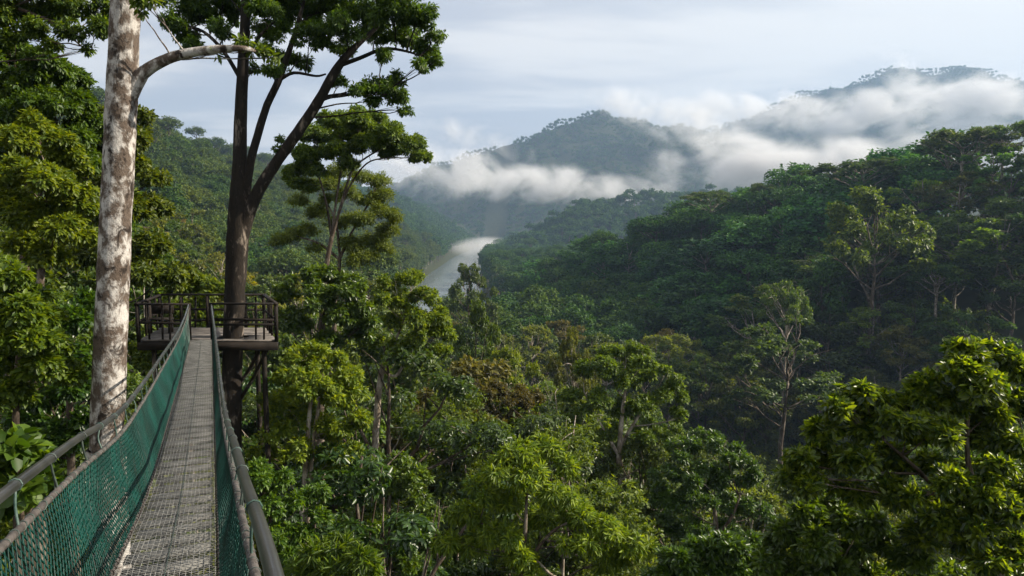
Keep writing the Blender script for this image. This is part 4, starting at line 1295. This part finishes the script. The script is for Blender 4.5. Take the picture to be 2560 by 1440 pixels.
mp.inputs['Scale'].default_value = (0.75, 1.5, 1)
mp.inputs['Rotation'].default_value = (0, 0, 0.35)
mp.inputs['Location'].default_value = (3.1, 0.7, 0)
n1 = t.noise(mp.outputs[0], 1.1, 7, 0.52, 0.35)
n2 = t.noise(mp.outputs[0], 0.45, 4, 0.5, 0.2)
cover = t.smooth(t.math('ADD', t.math('MULTIPLY', n1, 0.6), t.math('MULTIPLY', n2, 0.4)), 0.34, 0.56, 0.80, 1.0)
dt = t.vmath('DOT_PRODUCT', dirv, SDIR, out=1)
warm = t.smooth(dt, -0.05, 0.85)
shade = t.smooth(n1, 0.43, 0.58)
ccol = t.mix(shade, rgb(0.445, 0.44, 0.47), rgb(0.66, 0.635, 0.615))
ccol = t.mix(warm, ccol, rgb(0.70, 0.69, 0.67))
bg1 = t.n('ShaderNodeBackground')
t.put(bg1.inputs[0], sky.outputs[0])
bg1.inputs[1].default_value = SKY_S
bg2 = t.n('ShaderNodeBackground')
t.put(bg2.inputs[0], ccol)
bg2.inputs[1].default_value = CLOUD_S
mx = t.n('ShaderNodeMixShader')
t.put(mx.inputs[0], cover)
t.put(mx.inputs[1], bg1.outputs[0])
t.put(mx.inputs[2], bg2.outputs[0])
o = t.n('ShaderNodeOutputWorld')
t.put(o.inputs[0], mx.outputs[0])

sun_d = bpy.data.lights.new('sun', 'SUN')
sun_d.energy = SUN_E
sun_d.angle = math.radians(0.6)
sun_d.color = (1.0, 0.89, 0.72)
sun = bpy.data.objects.new('sun', sun_d)
COL.objects.link(sun)
sun.rotation_euler = Vector((-SDIR[0], -SDIR[1], -SDIR[2])).to_track_quat('-Z', 'Y').to_euler()
sun.location = (200, 100, 300)

t = NT('air_haze')
pv = t.n('ShaderNodeVolumePrincipled')
pv.inputs['Color'].default_value = rgb(0.31, 0.45, 0.66)
pv.inputs['Density'].default_value = HAZE
pv.inputs['Anisotropy'].default_value = 0.2
M_HAZE = t.out(vol=pv.outputs[0])
mb = MB()
mb.box((600, 2000, 325), (7600, 5000, 770))
hz = mb.build('haze', M_HAZE)
tag(hz, 'bluish morning haze filling the valley air', kind='stuff')


def mist(name, label, c, r, dens, scale, gain=3.0, cut=0.5, seed=0.0, step=0.22, stretch=(1, 1, 1.4), rot=0.0, top_soft=1.0, edge=1.25):
    """A bank of cloud lying in the valley: an ellipsoid of uneven density with a ragged edge."""
    th, ph = 24, 14
    V, Q = [], []
    for i in range(ph + 1):
        for j in range(th):
            a, b = math.pi * i / ph, 2 * math.pi * j / th
            V.append((math.sin(a) * math.cos(b), math.sin(a) * math.sin(b), math.cos(a)))
    for i in range(ph):
        for j in range(th):
            Q.append([i * th + j, (i + 1) * th + j, (i + 1) * th + (j + 1) % th, i * th + (j + 1) % th])
    t = NT(name)
    co = t.n('ShaderNodeTexCoord').outputs['Object']
    r2 = t.vmath('DOT_PRODUCT', co, co, out=1)
    prof = t.math('SUBTRACT', 1.0, r2)
    mp = t.n('ShaderNodeMapping')
    t.put(mp.inputs[0], co)
    mp.inputs['Scale'].default_value = (r[0] * stretch[0] / 100, r[1] * stretch[1] / 100, r[2] * stretch[2] / 100)
    mp.inputs['Location'].default_value = (seed, seed * 0.37, seed * 0.71)
    nz = t.noise(mp.outputs[0], scale, 6, 0.60, 0.5)
    f = t.math('ADD', t.math('MULTIPLY', prof, edge), t.math('MULTIPLY', t.math('SUBTRACT', nz, cut), gain))
    f = t.math('MULTIPLY', t.math('MINIMUM', t.math('MAXIMUM', f, 0.0), 1.0), t.smooth(r2, 1.0, 0.3))
    d = t.math('MULTIPLY', t.math('POWER', f, 1.5), dens * 1.05)
    pv = t.n('ShaderNodeVolumePrincipled')
    pv.inputs['Color'].default_value = rgb(0.93, 0.93, 0.95)
    pv.inputs['Anisotropy'].default_value = 0.1
    t.put(pv.inputs['Density'], d)
    m = t.out(vol=pv.outputs[0])
    m.cycles.volume_step_rate = step
    ob = link('mist_bank', mesh_data('mist_bank', np.array(V), np.array(Q), [m]))
    ob.location = [float(q) for q in c]
    ob.scale = r
    ob.rotation_euler = (0, 0, rot)
    tag(ob, label, kind='stuff')
    return ob


def bank(px, row, d, rx, ry, depth, dens, label, scale=1.15, gain=4.1, cut=.53, seed=0.0, tilt=0.0, edge=0.75, step=.16, sy=.3):
    """Mist measured in the photo: centre pixel, distance, half sizes in pixels."""
    ob = mist('mist', label, at(px, row, d), (rx * d / FPX, depth, ry * d / FPX), dens, scale, gain, cut, seed, step=step, edge=edge, stretch=(1, sy, 1.3))
    ob.rotation_euler = (0, tilt, 0)


bank(1090, 425, 1480, 250, 95, 60, .016, 'white mist filling the valley left of the near mountain', seed=1.0, tilt=.08, edge=1.15)
bank(1340, 462, 1400, 270, 66, 60, .021, 'low white mist bank at the foot of the near mountain', seed=2.3, edge=1.15)
bank(1580, 474, 1330, 200, 46, 55, .018, 'thin low mist behind the middle spur', seed=3.1, tilt=.1, edge=1)
bank(1810, 412, 1280, 230, 104, 55, .026, 'puffy white mist column rising behind the right ridge', seed=4.4, tilt=-.1, edge=1.05)
bank(2060, 415, 1250, 330, 96, 60, .026, 'broad white mist behind the right ridge between the puffy column and the tallest crown', seed=5.2, edge=1.2)
bank(2380, 385, 1250, 300, 80, 60, .013, 'grey mist behind the tallest crown on the right ridge', seed=6.0, edge=1.1)
bank(1220, 365, 1600, 190, 60, 50, .012, 'faint torn wisps left of the near mountain top', seed=7.7, cut=.54, tilt=.4)
bank(1690, 300, 1800, 260, 74, 70, .014, 'grey cloud spilling down the shoulder of the near mountain', seed=8.1, tilt=.28, edge=0.95)
bank(1920, 282, 1950, 330, 74, 70, .013, 'soft cloud layer between the two mountains', seed=9.9, tilt=.06, edge=1)
bank(2160, 290, 2000, 300, 88, 70, .018, 'bright torn cloud at the foot of the high mountain', seed=11.2, tilt=-.05, edge=0.95)
bank(2290, 215, 2150, 170, 80, 60, .014, 'small bright cloud curling over the high mountain top', seed=12.6, tilt=.5)
bank(2470, 270, 2050, 330, 120, 80, .019, 'brilliant sunlit cloud across the high mountain at the right edge', seed=13.3, tilt=.05, edge=1)
bank(1205, 612, 1150, 95, 25, 420, .006, 'thin vapour hanging over the river', seed=15.0, gain=2.5, scale=1.5, sy=1.0)

# ---------------------------------------------------------------- picture
scene.view_settings.view_transform = 'Standard'
scene.view_settings.look = 'None'
scene.view_settings.gamma = 1.0
scene.view_settings.exposure = EXPO
cy = scene.cycles
cy.max_bounces = 6
cy.diffuse_bounces = 3
cy.glossy_bounces = 2
cy.transmission_bounces = 4
cy.transparent_max_bounces = 4
cy.volume_bounces = 2
cy.volume_step_rate = 1.0
cy.volume_max_steps = 256
cy.sample_clamp_indirect = 4.0
cy.sample_clamp_direct = 12.0
cy.use_adaptive_sampling = True
cy.adaptive_threshold = 0.02
cy.use_denoising = True
cy.denoiser = 'OPENIMAGEDENOISE'
cy.caustics_reflective = False
cy.caustics_refractive = False
